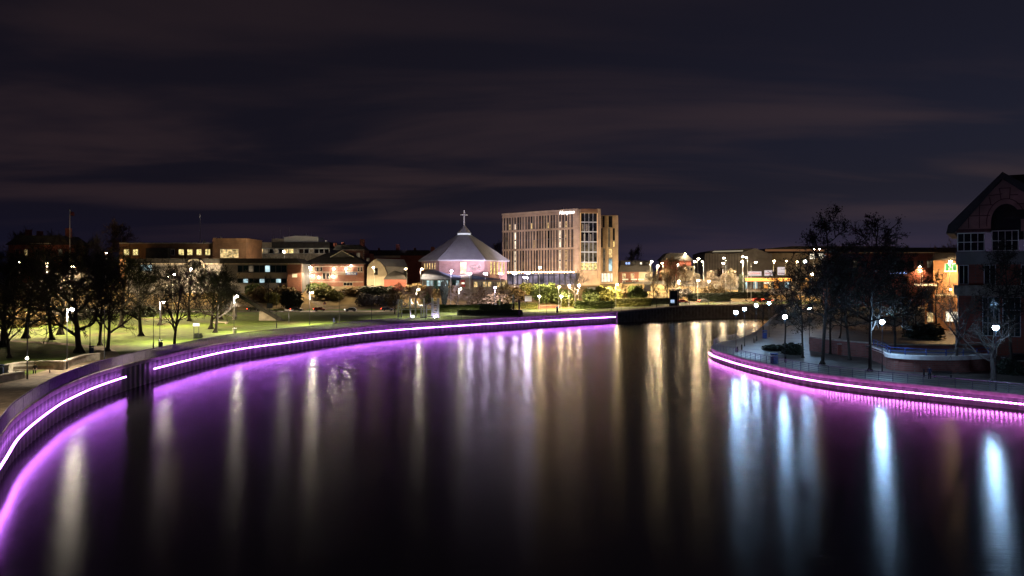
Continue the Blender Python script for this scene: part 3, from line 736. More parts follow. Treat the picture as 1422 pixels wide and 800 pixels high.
def lamp(px, pb, pt, label, group, style='park', col='w', s=600, lr=.2, Y=None, arm=0.7, name='street_lamp', arm2=None, pw=None, aim=None):
    g = GY(px, Y) if Y else G(px, pb)
    H = Z_(pt, g.y) - g.z
    r = root(name, g, label, 'street lamp', group)
    lm = lens_mat(col, s)
    if style == 'park':
        MB().tube((0, 0, -.2), (0, 0, 1.1), .11, .10, 8).build('base', STEEL, r)
        MB().tube((0, 0, 1.1), (0, 0, H * .82), .06, .055, 8).build('pole', STEEL, r)
        MB().tube((0, 0, H * .8), (0, 0, H + .05), .10, .10, 8).build('lit_top_sleeve', PALE, r)  # pale sleeve colour stands in for the pole top lit by its lamp
        MB().tube((0, 0, H - .05), (arm, 0, H + .12), .035, .03, 6).build('arm', STEEL, r)
        hd = MB(); hd.tube((arm, 0, H + .06), (arm, 0, H + .22), .26, .12, 10); hd.build('lamp_head', STEEL, r)
        MB().ball((arm, 0, H - .04), lr, lr, lr * .8, 8, 6).build('lens', lm, r, True)
        spot(r, (arm, 0, H - lr - .05), (arm, 0, 0), (30 * s if px < 100 else 42 * s) if pw is None else pw, 138, LC[col])
    elif style == 'road':
        MB().tube((0, 0, -.2), (0, 0, 1.4), .13, .12, 8).build('base', PALE, r)
        MB().tube((0, 0, 1.4), (0, 0, H), .08, .06, 8).build('pole', PALE, r)
        for k, aa in enumerate([arm] + ([arm2] if arm2 else [])):
            MB().tube((0, 0, H - .05), (aa, 0, H + .25), .05, .04, 6).build('arm', PALE, r)
            hd = MB(); hd.hull([(aa - .4, H + .22), (aa + .4, H + .22), (aa + .3, H + .42), (aa - .3, H + .42)], -.16, .16); hd.build('lamp_head', STEEL, r)
            MB().ball((aa, 0, H + .16), lr * 1.2, lr, lr * .7, 8, 6).build('lens', lm, r, True)
        spot(r, (arm, 0, H - .25), (arm, 0, 0), (14000 + 22 * s if px < 900 else 9000 + 12 * s) if pw is None else pw, 156, LC[col])
        if aim: spot(r, (arm, -.3, H - .1), Vector(aim[:3]) - g, aim[3], aim[4], LC[col])  # added fill beam towards a building front
    elif style == 'globe':
        MB().tube((0, 0, -.2), (0, 0, .9), .12, .1, 8).build('base', STEEL, r)
        MB().tube((0, 0, .9), (0, 0, H - lr), .06, .05, 8).build('pole', STEEL, r)
        MB().tube((0, 0, H + lr * .7), (0, 0, H + lr * 1.3), lr * .9, lr * .3, 8).build('cap', STEEL, r)
        MB().ball((0, 0, H), lr, None, None, 10, 7).build('lens', lm, r, True)
    elif style == 'mast':
        MB().tube((0, 0, -.2), (0, 0, H), .12, .08, 8).build('pole', PALE, r)
        MB().box(-.7, .7, -.08, .08, H - .1, H + .02).build('crossbar', STEEL, r)
        for q in (-.45, .45):
            fh = MB(); fh.hull([(q - .32, H + .02), (q + .32, H + .02), (q + .22, H + .5), (q - .22, H + .5)], -.06, .3); fh.build('floodlight', STEEL, r)
            MB().ball((q, -.14, H + .25), lr, .1, lr * .8, 8, 5).build('lens', lm, r, True)
        if aim: spot(r, (0, .5, H + .7), Vector(aim) - g, pw, 95, LC[col])
    elif style == 'dark':
        MB().tube((0, 0, -.2), (0, 0, 1.2), .11, .1, 8).build('base', STEEL, r)
        MB().tube((0, 0, 1.2), (0, 0, H), .065, .05, 8).build('pole', STEEL, r)
        MB().tube((0, 0, H), (arm, 0, H + .1), .04, .03, 6).build('arm', STEEL, r)
        MB().box(arm - .2, arm + .25, -.12, .12, H + .06, H + .2).build('lamp_head', STEEL, r)
    return r
PG = 'lit lamp posts along the park promenade'
for a in [
    (93, 513, 429, 'near lit lamp post at the right end of the curved seat wall', 700), (222, 476, 419, 'lit lamp post beside the litter bins mid promenade', 700),
    (325, 462, 411, 'lit lamp post with a white box on it in front of the ramp', 800), (430, 451, 406, 'lit lamp post in front of the bank footpath', 900),
    (578, 441, 402, 'lit lamp post in front of the white lattice sculpture', 700), (637, 436, 401, 'lit lamp post right of the lattice tower below the red doors', 700),
    (-95, 0, 409, 'lit lamp post just beyond the left edge, lighting the near promenade', 700),
]: lamp(a[0], a[1], a[2], a[3], PG, 'park', 'n', a[4] * .6, .26, pw=a[4] * (17 if a[0] < 100 else 32), Y=None if a[0] > 0 else 66)
lamp(38, 527, 448, 'tall unlit lamp post with a small white lamp at its waist, beside the bench', None, 'dark', arm=.5)
o = MB().ball((0, 0, 0), .16, None, None, 8, 6).build('bollard_light', lens_mat('n', 60)); g = G(39, 527); o.location = (g.x, g.y - .2, g.z + 2.6); tag(o, 'small round white lamp fixed at the waist of the bench side post', 'lamp')
DG = 'unlit dark posts along the park promenade'
for a in [(145, 500, 425, 'thick unlit dark post in front of the path junction'), (125, 487, 423, 'unlit post behind the blue litter bin'), (213, 484, 424, 'unlit slim post left of the second lit lamp'),
          (384, 456, 409, 'unlit dark post in front of the roadside shrub'), (471, 448, 405, 'tall unlit dark post right of the bank footpath lamp'), (516, 446, 412, 'unlit dark post left of the lattice'),
          (591, 444, 413, 'unlit dark post inside the lattice view'), (759, 437, 400, 'unlit dark post behind the promenade barrier, right of the notice board'),
          (849, 432, 398, 'unlit dark post below the right hotel wing'), (984, 426, 393, 'unlit post on the dark quay near the hedge')]:
    lamp(a[0], a[1], a[2], a[3], DG, 'dark', arm=.35)
RG = 'cool white lamp posts on the right hand promenade'
for a in [(1022, 489, 434, 'cool white lamp nearest the tip of the promenade', 1700), (1034, 481, 429, 'second cool white lamp from the promenade tip', 1500),
          (1050, 474, 424, 'third cool white lamp from the promenade tip', 1500), (1068, 468, 421, 'small faint cool lamp beyond the row of three', 500),
          (1090, 503, 440, 'cool white lamp above the blue bin', 1500), (1124, 478, 428, 'cool lamp half hidden by the small alder', 700),
          (1225, 516, 447, 'brightest white lamp in front of the brick walls', 2600), (1383, 542, 455, 'last white lamp in front of the gabled building', 1800)]:
    lamp(a[0], a[1], a[2], a[3], RG, 'globe', 'c', a[4] * .24, .35)
lamp(1118, 452, 363, 'tall cool floodlight behind the left alders', None, 'globe', 'c', 900, .4)
FG = 'violet white floodlight masts beside the church and hotel'
for a in [(652, 381, 332, 'violet floodlight in front of the church wall markings'), (674, 381, 333, 'violet floodlight left of the five lit church slits'), (695, 381, 334, 'violet floodlight under the five lit church slits'),
          (715, 381, 335, 'violet floodlight below the left end of the hotel'), (733, 380, 336, 'brightest double violet floodlight below the hotel facade'), (729, 386, 333, 'lower white floodlight beside the brightest double one')]:
    lamp(a[0], 0, a[1], a[3], FG, 'mast', 'v', 300 if a[0] != 733 else 600, .34, Y=a[2], pw=4000 if a[0] < 700 else 20000, aim=(-21, 345, 30) if a[0] < 700 else (12, 374, 24))
HG = 'tall warm street lamps along the far road'
# extra beams added at lamps to brighten building fronts: aim point, power, cone
AIM = {(1319, 364): (120, 218, 3, 16000, 130), (1278, 371): (152, 300, 8, 14000, 130), (626, 377): (-22, 344, 30, 230000, 50), (687, 400): (-24, 344, 30, 14000, 50), (749, 372): (16, 372, 27, 240000, 80), (855, 396): (44, 366, 27, 200000, 80), (264, 374): (-140, 352, 22, 60000, 110), (395, 350): (-118, 399, 24, 44000, 110), (430, 372): (-80, 360, 18, 16000, 110),
       (520, 372): (-58, 346, 16, 9000, 100), (903, 364): (64, 376, 11, 22000, 110), (1004, 366): (114, 440, 20, 22000, 100), (1032, 364): (130, 440, 20, 22000, 100), (1074, 363): (160, 452, 20, 24000, 120), (1091, 363): (180, 452, 20, 24000, 120)}
PWR = {(27, 365): 130000, (100, 372): 75000, (65, 367): 150000, (106, 369): 60000, (232, 385): 62000, (240, 382): 62000, (370, 375): 30000, (333, 370): 20000}
for a in [
    (749, 435, 372, 'tall warm lamp post in front of the hotel pillars', 'w', 900, 310, .2), (395, 0, 350, 'bright lamp in front of the grey office upper windows', 'n', 900, 338, -.3),
    (430, 0, 372, 'tall pale lamp post at the left corner of the floodlit pavilion', 'w', 700, 330, .3), (264, 0, 374, 'warm lamp beside the arched gable window', 'w', 900, 322, .4),
    (370, 0, 375, 'slim pale lamp post in front of the dark glass office', 'n', 250, 335, .3), (520, 0, 372, 'hooked pale lamp post at the stone gable', 'w', 200, 333, -.5),
    (565, 0, 374, 'hooked pale lamp post right of the stone gable', 'w', 200, 336, -.5), (584, 0, 374, 'hooked pale lamp post at the left corner of the church', 'w', 220, 328, .5),
    (626, 0, 377, 'small pale lamp post before the church wall', 'v', 120, 303, .3), (687, 0, 400, 'short lamp post among the brown trees below the church', 'v', 160, 303, .2),
    (749, 0, 412, 'low round lamp on the steps below the tall hotel lamp post', 'w', 500, 300, .0), (779, 0, 412, 'low round lamp above the red wall', 'w', 500, 303, .1),
    (790, 0, 397, 'lamp among the shrubs left of the forked tree', 'w', 600, 318, .2), (803, 0, 397, 'twin light post behind the forked tree', 'w', 600, 318, .3),
    (776, 0, 399, 'short lamp post on the bank steps below the hotel', 'w', 160, 310, .2), (855, 0, 396, 'warm lamp among the shrubs below the right hotel wing', 'w', 700, 320, .6),
    (903, 0, 364, 'tall bright road lamp left of the golden trees', 'w', 1200, 352, .6), (912, 0, 370, 'bright road lamp over the golden trees', 'w', 2600, 345, .5),
    (921, 0, 366, 'dim tall post between the golden trees and the dark house', 'w', 150, 365, -.5), (943, 0, 368, 'hooked unlit looking post right of the golden trees', 'n', 100, 350, -.5),
    (964, 0, 364, 'left post of the pair of bright lamps over the far road', 'w', 1300, 352, .3), (969, 0, 360, 'tallest bright lamp over the far road', 'w', 1500, 346, .3),
    (977, 0, 364, 'dim hooked post right of the pair of bright lamps', 'n', 120, 356, -.5), (1004, 0, 366, 'bright lamp in front of the grey warehouse', 'w', 900, 356, .2),
    (1008, 0, 359, 'hooked tall pale post in front of the grey warehouse', 'n', 140, 350, -.9), (1032, 0, 364, 'bright lamp at the warehouse gable', 'w', 1200, 352, -.5),
    (1031, 0, 357, 'high lamp above the warehouse gable lamp', 'w', 1000, 362, .2), (1038, 0, 358, 'tall pale post at the warehouse gable', 'n', 80, 350, -.6),
    (1043, 0, 365, 'pale post before the forecourt sign with a lamp to its right', 'w', 900, 345, 2.0), (1074, 0, 363, 'warm lamp against the beige warehouse, left', 'a', 900, 372, .4),
    (1091, 0, 363, 'warm lamp against the beige warehouse, right', 'a', 900, 372, .4), (1106, 0, 364, 'small double lamp right of the beige warehouse', 'a', 400, 372, .3),
    (1137, 0, 346, 'yellow lamp behind the tallest alder trunk', 'w', 900, 360, .3), (1130, 0, 347, 'faint small lamp left of the yellow one behind the tallest alder', 'w', 300, 380, .2),
    (1127, 0, 381, 'amber lamp low behind the left alders', 'a', 900, 300, .3), (1182, 0, 349, 'small lamp between the two tall alders', 'w', 350, 330, .3),
    (984, 0, 391, 'low road lamp left of the small white board', 'w', 500, 330, .2), (969, 0, 390, 'low warm light at the junction below the tall lamps', 'w', 300, 335, .2),
    (942, 0, 391, 'low light at the roadside right of the golden trees', 'w', 300, 338, .2), (951, 0, 353, 'small lamp high on the dark roof line', 'w', 300, 400, .2),
    (1270, 0, 358, 'small lamp right of the pointed alder', 'w', 250, 330, .1), (1278, 0, 371, 'upper amber lamp left of the orange brick house', 'a', 450, 300, -.2),
    (1281, 0, 376, 'lower amber lamp left of the orange brick house', 'a', 450, 300, -.7), (1319, 0, 364, 'lamp above the green lit sign', 'a', 400, 207, .1),
    (106, 0, 369, 'warm lamp glimpsed through the park trees', 'w', 500, 320, .2), (147, 0, 352, 'tiny lamp above the park trees', 'w', 150, 345, .2),
    (232, 0, 385, 'left of two small amber lamps behind the park trees', 'w', 300, 250, .2), (240, 0, 382, 'right of two small amber lamps behind the park trees', 'w', 300, 205, .2),
    (333, 0, 370, 'reddish wall lamp left of the dark glass office', 'a', 350, 338, .1), (396, 0, 386, 'warm wall lamp at the corner of the brick pavilion', 'a', 900, 347, .1),
    (27, 0, 365, 'pale lamp post glimpsed left through the park trees', 'w', 150, 196, .2), (100, 0, 372, 'pale lamp post glimpsed behind the flagpole tree', 'w', 150, 172, .2), (65, 0, 367, 'small pale lamp post behind the leaning tree', 'w', 120, 166, .2),

]: lamp(a[0], a[1], a[2], a[3], HG, 'road', a[4], a[5] * .34, .4, Y=a[6], arm=a[7], aim=AIM.get((a[0], a[2])), pw=PWR.get((a[0], a[2])))

# ------------------------------------------------------------------ buildings
def window(r, O, x0, x1, z0, z1, y, pane, fm=WHITE, nx=2, nz=1, fw=.12, name='window', label=None, n=(0, -1)):
    """framed window on a wall that faces the river; local to r, front plane at y"""
    f = MB(); d0, d1 = y - .10, y + .02
    f.box(x0, x1, d0, d1, z0, z0 + fw); f.box(x0, x1, d0, d1, z1 - fw, z1)
    f.box(x0, x0 + fw, d0, d1, z0 + fw, z1 - fw); f.box(x1 - fw, x1, d0, d1, z0 + fw, z1 - fw)
    for k in range(1, nx):
        q = x0 + (x1 - x0) * k / nx; f.box(q - fw * .35, q + fw * .35, d0 + .02, d1, z0 + fw, z1 - fw)
    for k in range(1, nz):
        q = z0 + (z1 - z0) * k / nz; f.box(x0 + fw, x1 - fw, d0 + .025, d1, q - fw * .35, q + fw * .35)
    o = f.build(name, fm, r)
    MB().box(x0 + fw * .5, x1 - fw * .5, y - .05, y + .01, z0 + fw * .5, z1 - fw * .5).build('pane', pane, o)
    if label: o['label'] = label
    return o
class Bld:
    """a building whose front starts at depth Y; pixel helpers give metres in its own (possibly turned) frame"""
    def __init__(s, name, label, cat, px0, px1, Y, base=None, rz=0.0, zY=None):
        s.Y = Y; s.g = h(X_((px0 + px1) / 2, Y), Y) if base is None else base
        s.zY = zY or Y; s.c, s.s = math.cos(rz), math.sin(rz)
        s.ox = X_(px0, Y); s.r = root(name, (s.ox, Y, s.g), label, cat, None, rz)
    def x(s, px):
        k = (px - CX) / F; return (k * s.Y - s.ox) / (s.c - k * s.s)
    def z(s, py): return Z_(py, s.zY) - s.g
    def wall(s, px0, px1, ptop, m, depth=14, pbot=None, y0=0.0, name='wall'):
        return MB().box(s.x(px0), s.x(px1), y0, y0 + depth, -1.5 if pbot is None else s.z(pbot), s.z(ptop)).build(name, m, s.r)
    def win(s, px0, px1, pt, pb, pane, fm=WHITE, nx=2, nz=1, fw=.12, y=0.0, label=None):
        return window(s.r, None, s.x(px0), s.x(px1), s.z(pb), s.z(pt), y, pane, fm, nx, nz, fw, label=label)
    def band(s, px0, px1, pt, pb, m, name, y0=-.2, y1=0.05): return MB().box(s.x(px0), s.x(px1), y0, y1, s.z(pb), s.z(pt)).build(name, m, s.r)

# long brick civic block
b = Bld('civic_building', 'long orange brown flat roofed block with square yellow lit windows', 'building', 166, 344, 352)
b.wall(166, 296, 338.5, BRICKL, 20); b.wall(296, 343, 332, BRICKL, 22, y0=-.8, name='stair_tower')
b.band(166, 296, 337.2, 338.6, STONE, 'parapet', -.25, 20.2); b.band(295.6, 343.4, 331, 332, BRICKL, 'tower_coping', -1.0, 21.3)
for k, (x0, x1) in enumerate(((172, 179.5), (184.5, 192), (248, 255.5), (260, 267.5), (272.8, 280), (285, 292.2))):
    b.win(x0, x1, 346, 354.5, L_YELL, fm=STONE, nx=2)
b.win(306.5, 332.5, 346, 358.5, L_WARM, fm=STONE, nx=3, nz=2, y=-.8, label='large lit window of the stair tower')
b.win(237.5, 242.5, 346, 354.5, GLASS)
b.wall(206.5, 237, 345, SLATE, 3, 362, y0=-3, name='plant_room')
for x in (296, 304): b.band(x, x + 1.6, 328.5, 332, PALE, 'vent_pipe', 2, 2.6)
b.band(281, 283.4, 333, 338, PALE, 'satellite_dish', 1, 1.5)
# low dark roofed glass office with arched gable
b = Bld('glass_office', 'low dark roofed office with ribbon glazing and an arched gable window', 'building', 176, 420, 334)
b.wall(176, 420, 366.5, GREYCLAD, 12)
rf = MB(); rf.hull([(b.x(174), b.z(366.5)), (b.x(421), b.z(366.5)), (b.x(412), b.z(359)), (b.x(180), b.z(359))], -1.2, 13); rf.build('roof', SLATE, b.r)
b.band(174, 421, 365.6, 367.4, STONE, 'fascia', -1.35, -1.22)
for k in range(9):
    x0 = 330 + k * 7.6; b.win(x0, x0 + 7.2, 368.5, 378, (BLUEGL, BLUEGL, L_DIM, BLUEGL, BLUEGL, L_CYAN, BLUEGL, BLUEGL, BLUEGL)[k], STEEL, 1)
for k in range(9):
    x0 = 330 + k * 7.6; b.win(x0, x0 + 7.2, 387, 393, (BLUEGL, L_CYAN, BLUEGL)[k % 3], STEEL, 1)
b.band(329, 399, 379, 386, BEIGE, 'spandrel', -.25, -.02)
b.wall(400, 419, 366.8, BRICKR, 2, y0=-1.1, name='brick_pier'); b.win(406.5, 414, 380, 385.5, L_SIGN and WHITE, STONE, 1, y=-1.1)
for k, (x0, x1, z0, z1) in enumerate(((178, 195, 370, 375), (195, 211, 368, 376), (214, 228, 370, 374))): b.win(x0, x1, z0, z1, (L_DIM, L_CYAN, L_DIM)[k], STEEL, 3)
ar = MB(); cx = b.x(273); rz0 = b.z(372); rad = b.x(286) - b.x(273)
arc = [(cx + math.cos(a) * rad, rz0 + math.sin(a) * rad * .95) for a in [math.pi * k / 14 for k in range(15)]]
for (p, q) in zip(arc, arc[1:]): ar.tube((p[0], -1.9, p[1]), (q[0], -1.9, q[1]), .35, None, 6)
ar.build('arch_rim', STONE, b.r)
MB().hull(arc, -1.75, -1.4).build('arch_window', L_DIM, b.r)
for k in range(-2, 3): MB().box(cx + k * rad * .36 - .08, cx + k * rad * .36 + .08, -1.95, -1.78, b.z(372), rz0 + rad * .8 * math.sqrt(max(0.05, 1 - (k * .4) ** 2))).build('mullion', STONE, b.r)
# grey office above
b = Bld('grey_office', 'grey office block with ribbon windows and a pale curved penthouse', 'building', 344, 458, 400)
b.wall(344, 458, 344, GREYCLAD, 25)
b.band(342, 379, 336.5, 344, BEIGE, 'parapet', -.4, 20); b.band(379, 459, 336.5, 344.6, SLATE, 'roof_overhang', -2, 24)
b.band(344, 458, 344.6, 345.4, PALE, 'window_head', -.5, 0); b.band(344, 458, 352.2, 362, CONC, 'spandrel', -.5, 0)
for k in range(16):
    x0 = 345.5 + k * 7.0
    b.win(x0, x0 + 6.2, 345.6, 352, (L_CYAN, L_DIM, L_WARM, L_DIM, GLASS, L_DIM, GLASS, L_WARM, L_YELL, L_DIM, GLASS, GLASS, L_DIM, GLASS, GLASS, GLASS)[k], PALE, 1)
ph = MB(); ph.hull([(b.x(392), b.z(337)), (b.x(440), b.z(337)), (b.x(440), b.z(329)), (b.x(425), b.z(327.2)), (b.x(408), b.z(327)), (b.x(392), b.z(329))], 3, 15); ph.build('penthouse', WHITE, b.r)
b.wall(374, 391.5, 331, BEIGE, 9, 337, y0=4, name='plant_room')
for px, pt in ((384, 318), (397, 315), (374.5, 321), (421, 322), (428, 321)): MB().tube((b.x(px), 6, b.z(337)), (b.x(px), 6, b.z(pt)), .09, .05, 5).build('antenna', PALE, b.r)
b.band(450, 453, 333.5, 339, PALE, 'roof_vent', 2, 3)
# brick pavilion
b = Bld('brick_pavilion', 'floodlit red brick pavilion with a hipped dark roof and pale bands', 'building', 420, 507, 348)
b.wall(421, 505, 366, BRICKR, 16)
ez, rzz = b.z(366), b.z(350.5); x0, x1, xa, xb = b.x(418.5), b.x(507.5), b.x(448), b.x(482)
rf = MB(); rf.add([(x0, -1, ez), (x1, -1, ez), (x1, 17, ez), (x0, 17, ez), (xa, 8, rzz), (xb, 8, rzz), (x0, -1, ez - .35), (x1, -1, ez - .35), (x1, 17, ez - .35), (x0, 17, ez - .35)],
    [(0, 1, 5, 4), (1, 2, 5), (2, 3, 4, 5), (3, 0, 4), (0, 6, 7, 1), (1, 7, 8, 2), (2, 8, 9, 3), (3, 9, 6, 0), (9, 8, 7, 6)]); rf.build('roof', SLATE, b.r)
gb = MB(); ga, gm, gc = b.x(457), b.x(473), b.x(490)
gb.hull([(ga, b.z(357)), (gc, b.z(357)), (gm, b.z(347.6))], 2.5, 9); gb.build('dormer_gable', SLATE, b.r)
vb = MB(); vb.tube((ga, 2.4, b.z(357)), (gm, 2.4, b.z(347.6)), .22, None, 5); vb.tube((gm, 2.4, b.z(347.6)), (gc, 2.4, b.z(357)), .22, None, 5); vb.build('verge_board', STONE, b.r)
for pt in (369.6, 377.4, 391): b.band(421, 505, pt, pt + .9, STONE, 'string_course', -.18, 0)
for k, px in enumerate((424, 429, 435, 441, 446)): b.win(px - 2, px + 2, 370.8, 377, (L_WARM, GLASS, L_WARM, GLASS, GLASS)[k], STONE, 1)
for px in (498, 502): b.win(px - 1.4, px + 1.4, 371, 377, GLASS, STONE, 1)
for px in (450, 455.5): b.win(px - 2, px + 2, 379, 388, GLASS, STONE, 1)
b.win(477, 490, 392, 397, GLASS, STONE, 3)
b.win(421.5, 424, 379, 388, L_DIM, STONE, 1)
b.band(460, 480, 378.6, 382, TAN, 'sign_board', -.4, -.2); sb = b.band(480.3, 496, 378.4, 382, BLUEP, 'sign_board', -.4, -.2); sb['label'] = 'blue sign board on the pavilion'
tx = MB()
for k in range(9): tx.box(b.x(482 + k * 1.45), b.x(482.8 + k * 1.45), -.44, -.41, b.z(381.2), b.z(379.4 if k % 3 else 379.9))
tx.build('lettering', WHITE, b.r)
for px, py, s in ((424, 383, 1), (434, 383, 1), (443.5, 385, .6), (431, 374, .6), (463, 384, 1.2), (464, 373.2, .7), (481, 373.2, .8), (488, 369, .3)):
    q = MB(); q.box(b.x(px) - .25, b.x(px) + .25, -.9, -.2, b.z(py) + .28, b.z(py) + .4); o = q.build('floodlight', STEEL, b.r)
    MB().ball((b.x(px), -.9, b.z(py)), .34, .34, .3, 8, 6).build('lens', lens_mat('n', round(330 * s)), o, True)
# red brick house with chimneys
b = Bld('brick_house', 'tall red brick house with pale quoins and chimneys behind the pavilion', 'house', 470, 515, 366)
b.wall(476, 506, 347, BRICKR, 12); b.wall(506, 514, 352, BRICKD, 10, name='side_wing')
rf = MB(); rf.hull([(b.x(462), b.z(347)), (b.x(507), b.z(347)), (b.x(500), b.z(340)), (b.x(468), b.z(340))], -.4, 12.4); rf.build('roof', SLATE, b.r)
b.band(475.5, 506.5, 346.4, 347.8, STONE, 'eaves_cornice', -.5, -.02)
for px in (487, 497.5): b.win(px - 2.6, px + 2.6, 351, 358.5, (GLASS, L_DIM)[px > 490], STONE, 2)
b.win(511 - 2.2, 511 + 2.2, 358, 363, L_DIM, STONE, 1)
for k, (px, pt, w) in enumerate(((463, 336.5, 4), (474, 336, 4), (501, 332, 6))): b.wall(px - w / 2, px + w / 2, pt, BRICKD, 1.6, 342, y0=3, name='chimney')
for k in range(7): b.band(504.3, 505.9, 349 + k * 2.6, 350.6 + k * 2.6, STONE, 'quoin', -.12, 0)
# dark terrace row
b = Bld('dark_terrace', 'unlit terrace of dark houses with chimneys left of the church', 'houses', 507, 600, 392)
b.wall(507, 600, 355, BRICKD, 10); rf = MB(); rf.hull([(b.x(505), b.z(355)), (b.x(602), b.z(355)), (b.x(596), b.z(347.5)), (b.x(508), b.z(347.5))], -.4, 10.4); rf.build('roof', SLATE, b.r)
for px, pt, w in ((524.5, 344, 2.5), (551, 339, 5), (600, 342.5, 5), (575, 344, 3)): b.wall(px - w / 2, px + w / 2, pt, BRICKD, 1.5, 350, y0=3, name='chimney')
b.band(507, 556, 355, 358, BEIGE, 'eaves_band', -.3, 0)
# stone gable hall
b = Bld('stone_hall', 'old tan stone hall with a rounded gable and grey slate roof', 'hall', 509, 562, 345)
gp = [(b.x(509), -1.5), (b.x(537.5), -1.5), (b.x(537.5), b.z(380)), (b.x(534), b.z(370)), (b.x(527), b.z(363)), (b.x(521), b.z(360)), (b.x(515), b.z(364)), (b.x(510), b.z(372))]
MB().hull(gp, 0, 1).build('gable_wall', BEIGE, b.r)
rf = MB(); rf.add([(b.x(521), .5, b.z(359)), (b.x(556), 12, b.z(359.5)), (b.x(562), 10, b.z(370)), (b.x(531), .2, b.z(369.5))], [(0, 1, 2, 3), (3, 2, 1, 0)]); rf.build('roof', ROOFGREY, b.r)
b.wall(531, 561, 370, GREYCLAD, 8, y0=1.2); MB().hull([(b.x(533), b.z(388)), (b.x(566), b.z(388)), (b.x(560), b.z(380)), (b.x(548), b.z(376)), (b.x(538), b.z(382))], -1.5, 1).build('porch_roof', SLATE, b.r)
b.wall(534, 565, 388, BRICKD, 2, y0=-1.2, name='porch_wall'); b.win(519, 525, 372, 382, GLASS, STONE, 2)

# ---------------- church
cy, cx0 = 356.0, X_(644.5, 356); cg = h(cx0, cy)
ch = root('church', (cx0, cy, cg), 'hexagonal brick church with a grey pyramid roof and a white cross on top', 'church')
ez = Z_(361, 340) - cg; bz = Z_(326.5, cy) - cg; az = Z_(311.5, cy) - cg; sd = 19.3
hexp = lambda s, rot=0: [(s * math.cos(R(60 * k + rot)), s * math.sin(R(60 * k + rot))) for k in range(6)]
hx = hexp(sd * .985)
MB().prism(hx, -1.5, ez - .02).build('wall', BRICKC, ch)
H2 = hexp(sd * 1.045); H3 = hexp(3.05)
rf = MB(); rf.v = [(p[0], p[1], ez) for p in H2] + [(p[0], p[1], bz) for p in H3] + [(p[0], p[1], ez - .45) for p in H2]
rf.f = [(k, (k + 1) % 6, 6 + (k + 1) % 6, 6 + k) for k in range(6)] + [(12 + k, 12 + (k + 1) % 6, (k + 1) % 6, k) for k in range(6)] + [tuple(range(17, 11, -1))]
ro = rf.build('roof', ROOFGREY, ch)
st = MB()
for k in range(6):
    for j in range(0, 9):
        t = j / 8; a = Vector(H2[k]).lerp(Vector(H2[(k + 1) % 6]), t); c = Vector(H3[k]).lerp(Vector(H3[(k + 1) % 6]), t)
        st.tube((a.x, a.y, ez + .03), (c.x, c.y, bz + .03), .07 if 0 < j < 8 else .14, None, 4, False)
st.build('standing_seam', ROOFGREY, ro)
H4 = hexp(2.9); lt = MB().prism(H4, bz - .1, bz + .75); lt.build('lantern', emit('lantern glow', (.85, .87, 1), .9), ch)
H5 = hexp(3.3); sp = MB(); sp.v = [(p[0], p[1], bz + .75) for p in H5] + [(0, 0, az)]; sp.f = [(k, (k + 1) % 6, 6) for k in range(6)] + [tuple(range(5, -1, -1))]; sp.build('spire', ROOFGREY, ch)
cr = MB(); ct = Z_(292, cy) - cg; cr.box(-.3, .3, -.2, .2, az - .6, ct); w = X_(649.5, cy) - cx0; cz = Z_(298.5, cy) - cg
cr.box(-w, -.3, -.2, .2, cz - .28, cz + .28); cr.box(.3, w, -.2, .2, cz - .28, cz + .28); cr.build('cross', WHITE, ch)
fy = -sd * .985 * math.sin(R(60)); sc_ = (cy + fy) / F
cxp = lambda px: (px - CX) * sc_ - cx0
czp = lambda py: Z_(py, cy + fy) - cg
window(ch, None, cxp(638.8), cxp(648), czp(380.5), czp(363.3), fy, L_WHITE, BRICKC, 1, 1, .15, label='tall white lit window of the church')
MB().box(cxp(612), cxp(676), fy - .25, fy - .03, czp(362.6), czp(361.4)).build('eaves_fascia', STONE, ch)
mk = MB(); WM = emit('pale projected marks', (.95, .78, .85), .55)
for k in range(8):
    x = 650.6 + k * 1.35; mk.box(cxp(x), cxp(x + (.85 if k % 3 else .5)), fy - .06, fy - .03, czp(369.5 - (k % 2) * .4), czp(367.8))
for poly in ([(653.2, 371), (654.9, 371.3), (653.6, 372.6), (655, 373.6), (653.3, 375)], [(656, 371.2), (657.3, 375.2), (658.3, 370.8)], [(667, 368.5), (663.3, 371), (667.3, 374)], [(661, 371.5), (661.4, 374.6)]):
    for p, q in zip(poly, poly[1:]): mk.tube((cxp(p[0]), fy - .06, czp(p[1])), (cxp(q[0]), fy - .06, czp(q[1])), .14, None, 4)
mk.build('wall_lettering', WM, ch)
# slit windows on the slanting faces
def face_frame(k):
    a = Vector(hx[k]); b_ = Vector(hx[(k + 1) % 6]); u = (b_ - a).normalized(); n = Vector((u.y, -u.x)); return a, b_, u, n
for k, ts, z0, z1, pm in ((5, (.28, .42, .56, .70, .84), czp(381), czp(363.5), L_YELL), (3, (.22, .36, .5, .64, .78), czp(373.5), czp(365), L_WARM)):
    a, b_, u, n = face_frame(k); L = (b_ - a).length
    for t in ts:
        f = MB().obox((a.x, a.y), (u.x, u.y), (n.x, n.y), t * L - .65, t * L + .65, -.05, .12, z0 - .15, z1 + .15).build('slit_window', BRICKC, ch)
        MB().obox((a.x, a.y), (u.x, u.y), (n.x, n.y), t * L - .5, t * L + .5, 0, .16, z0, z1).build('pane', pm, f)
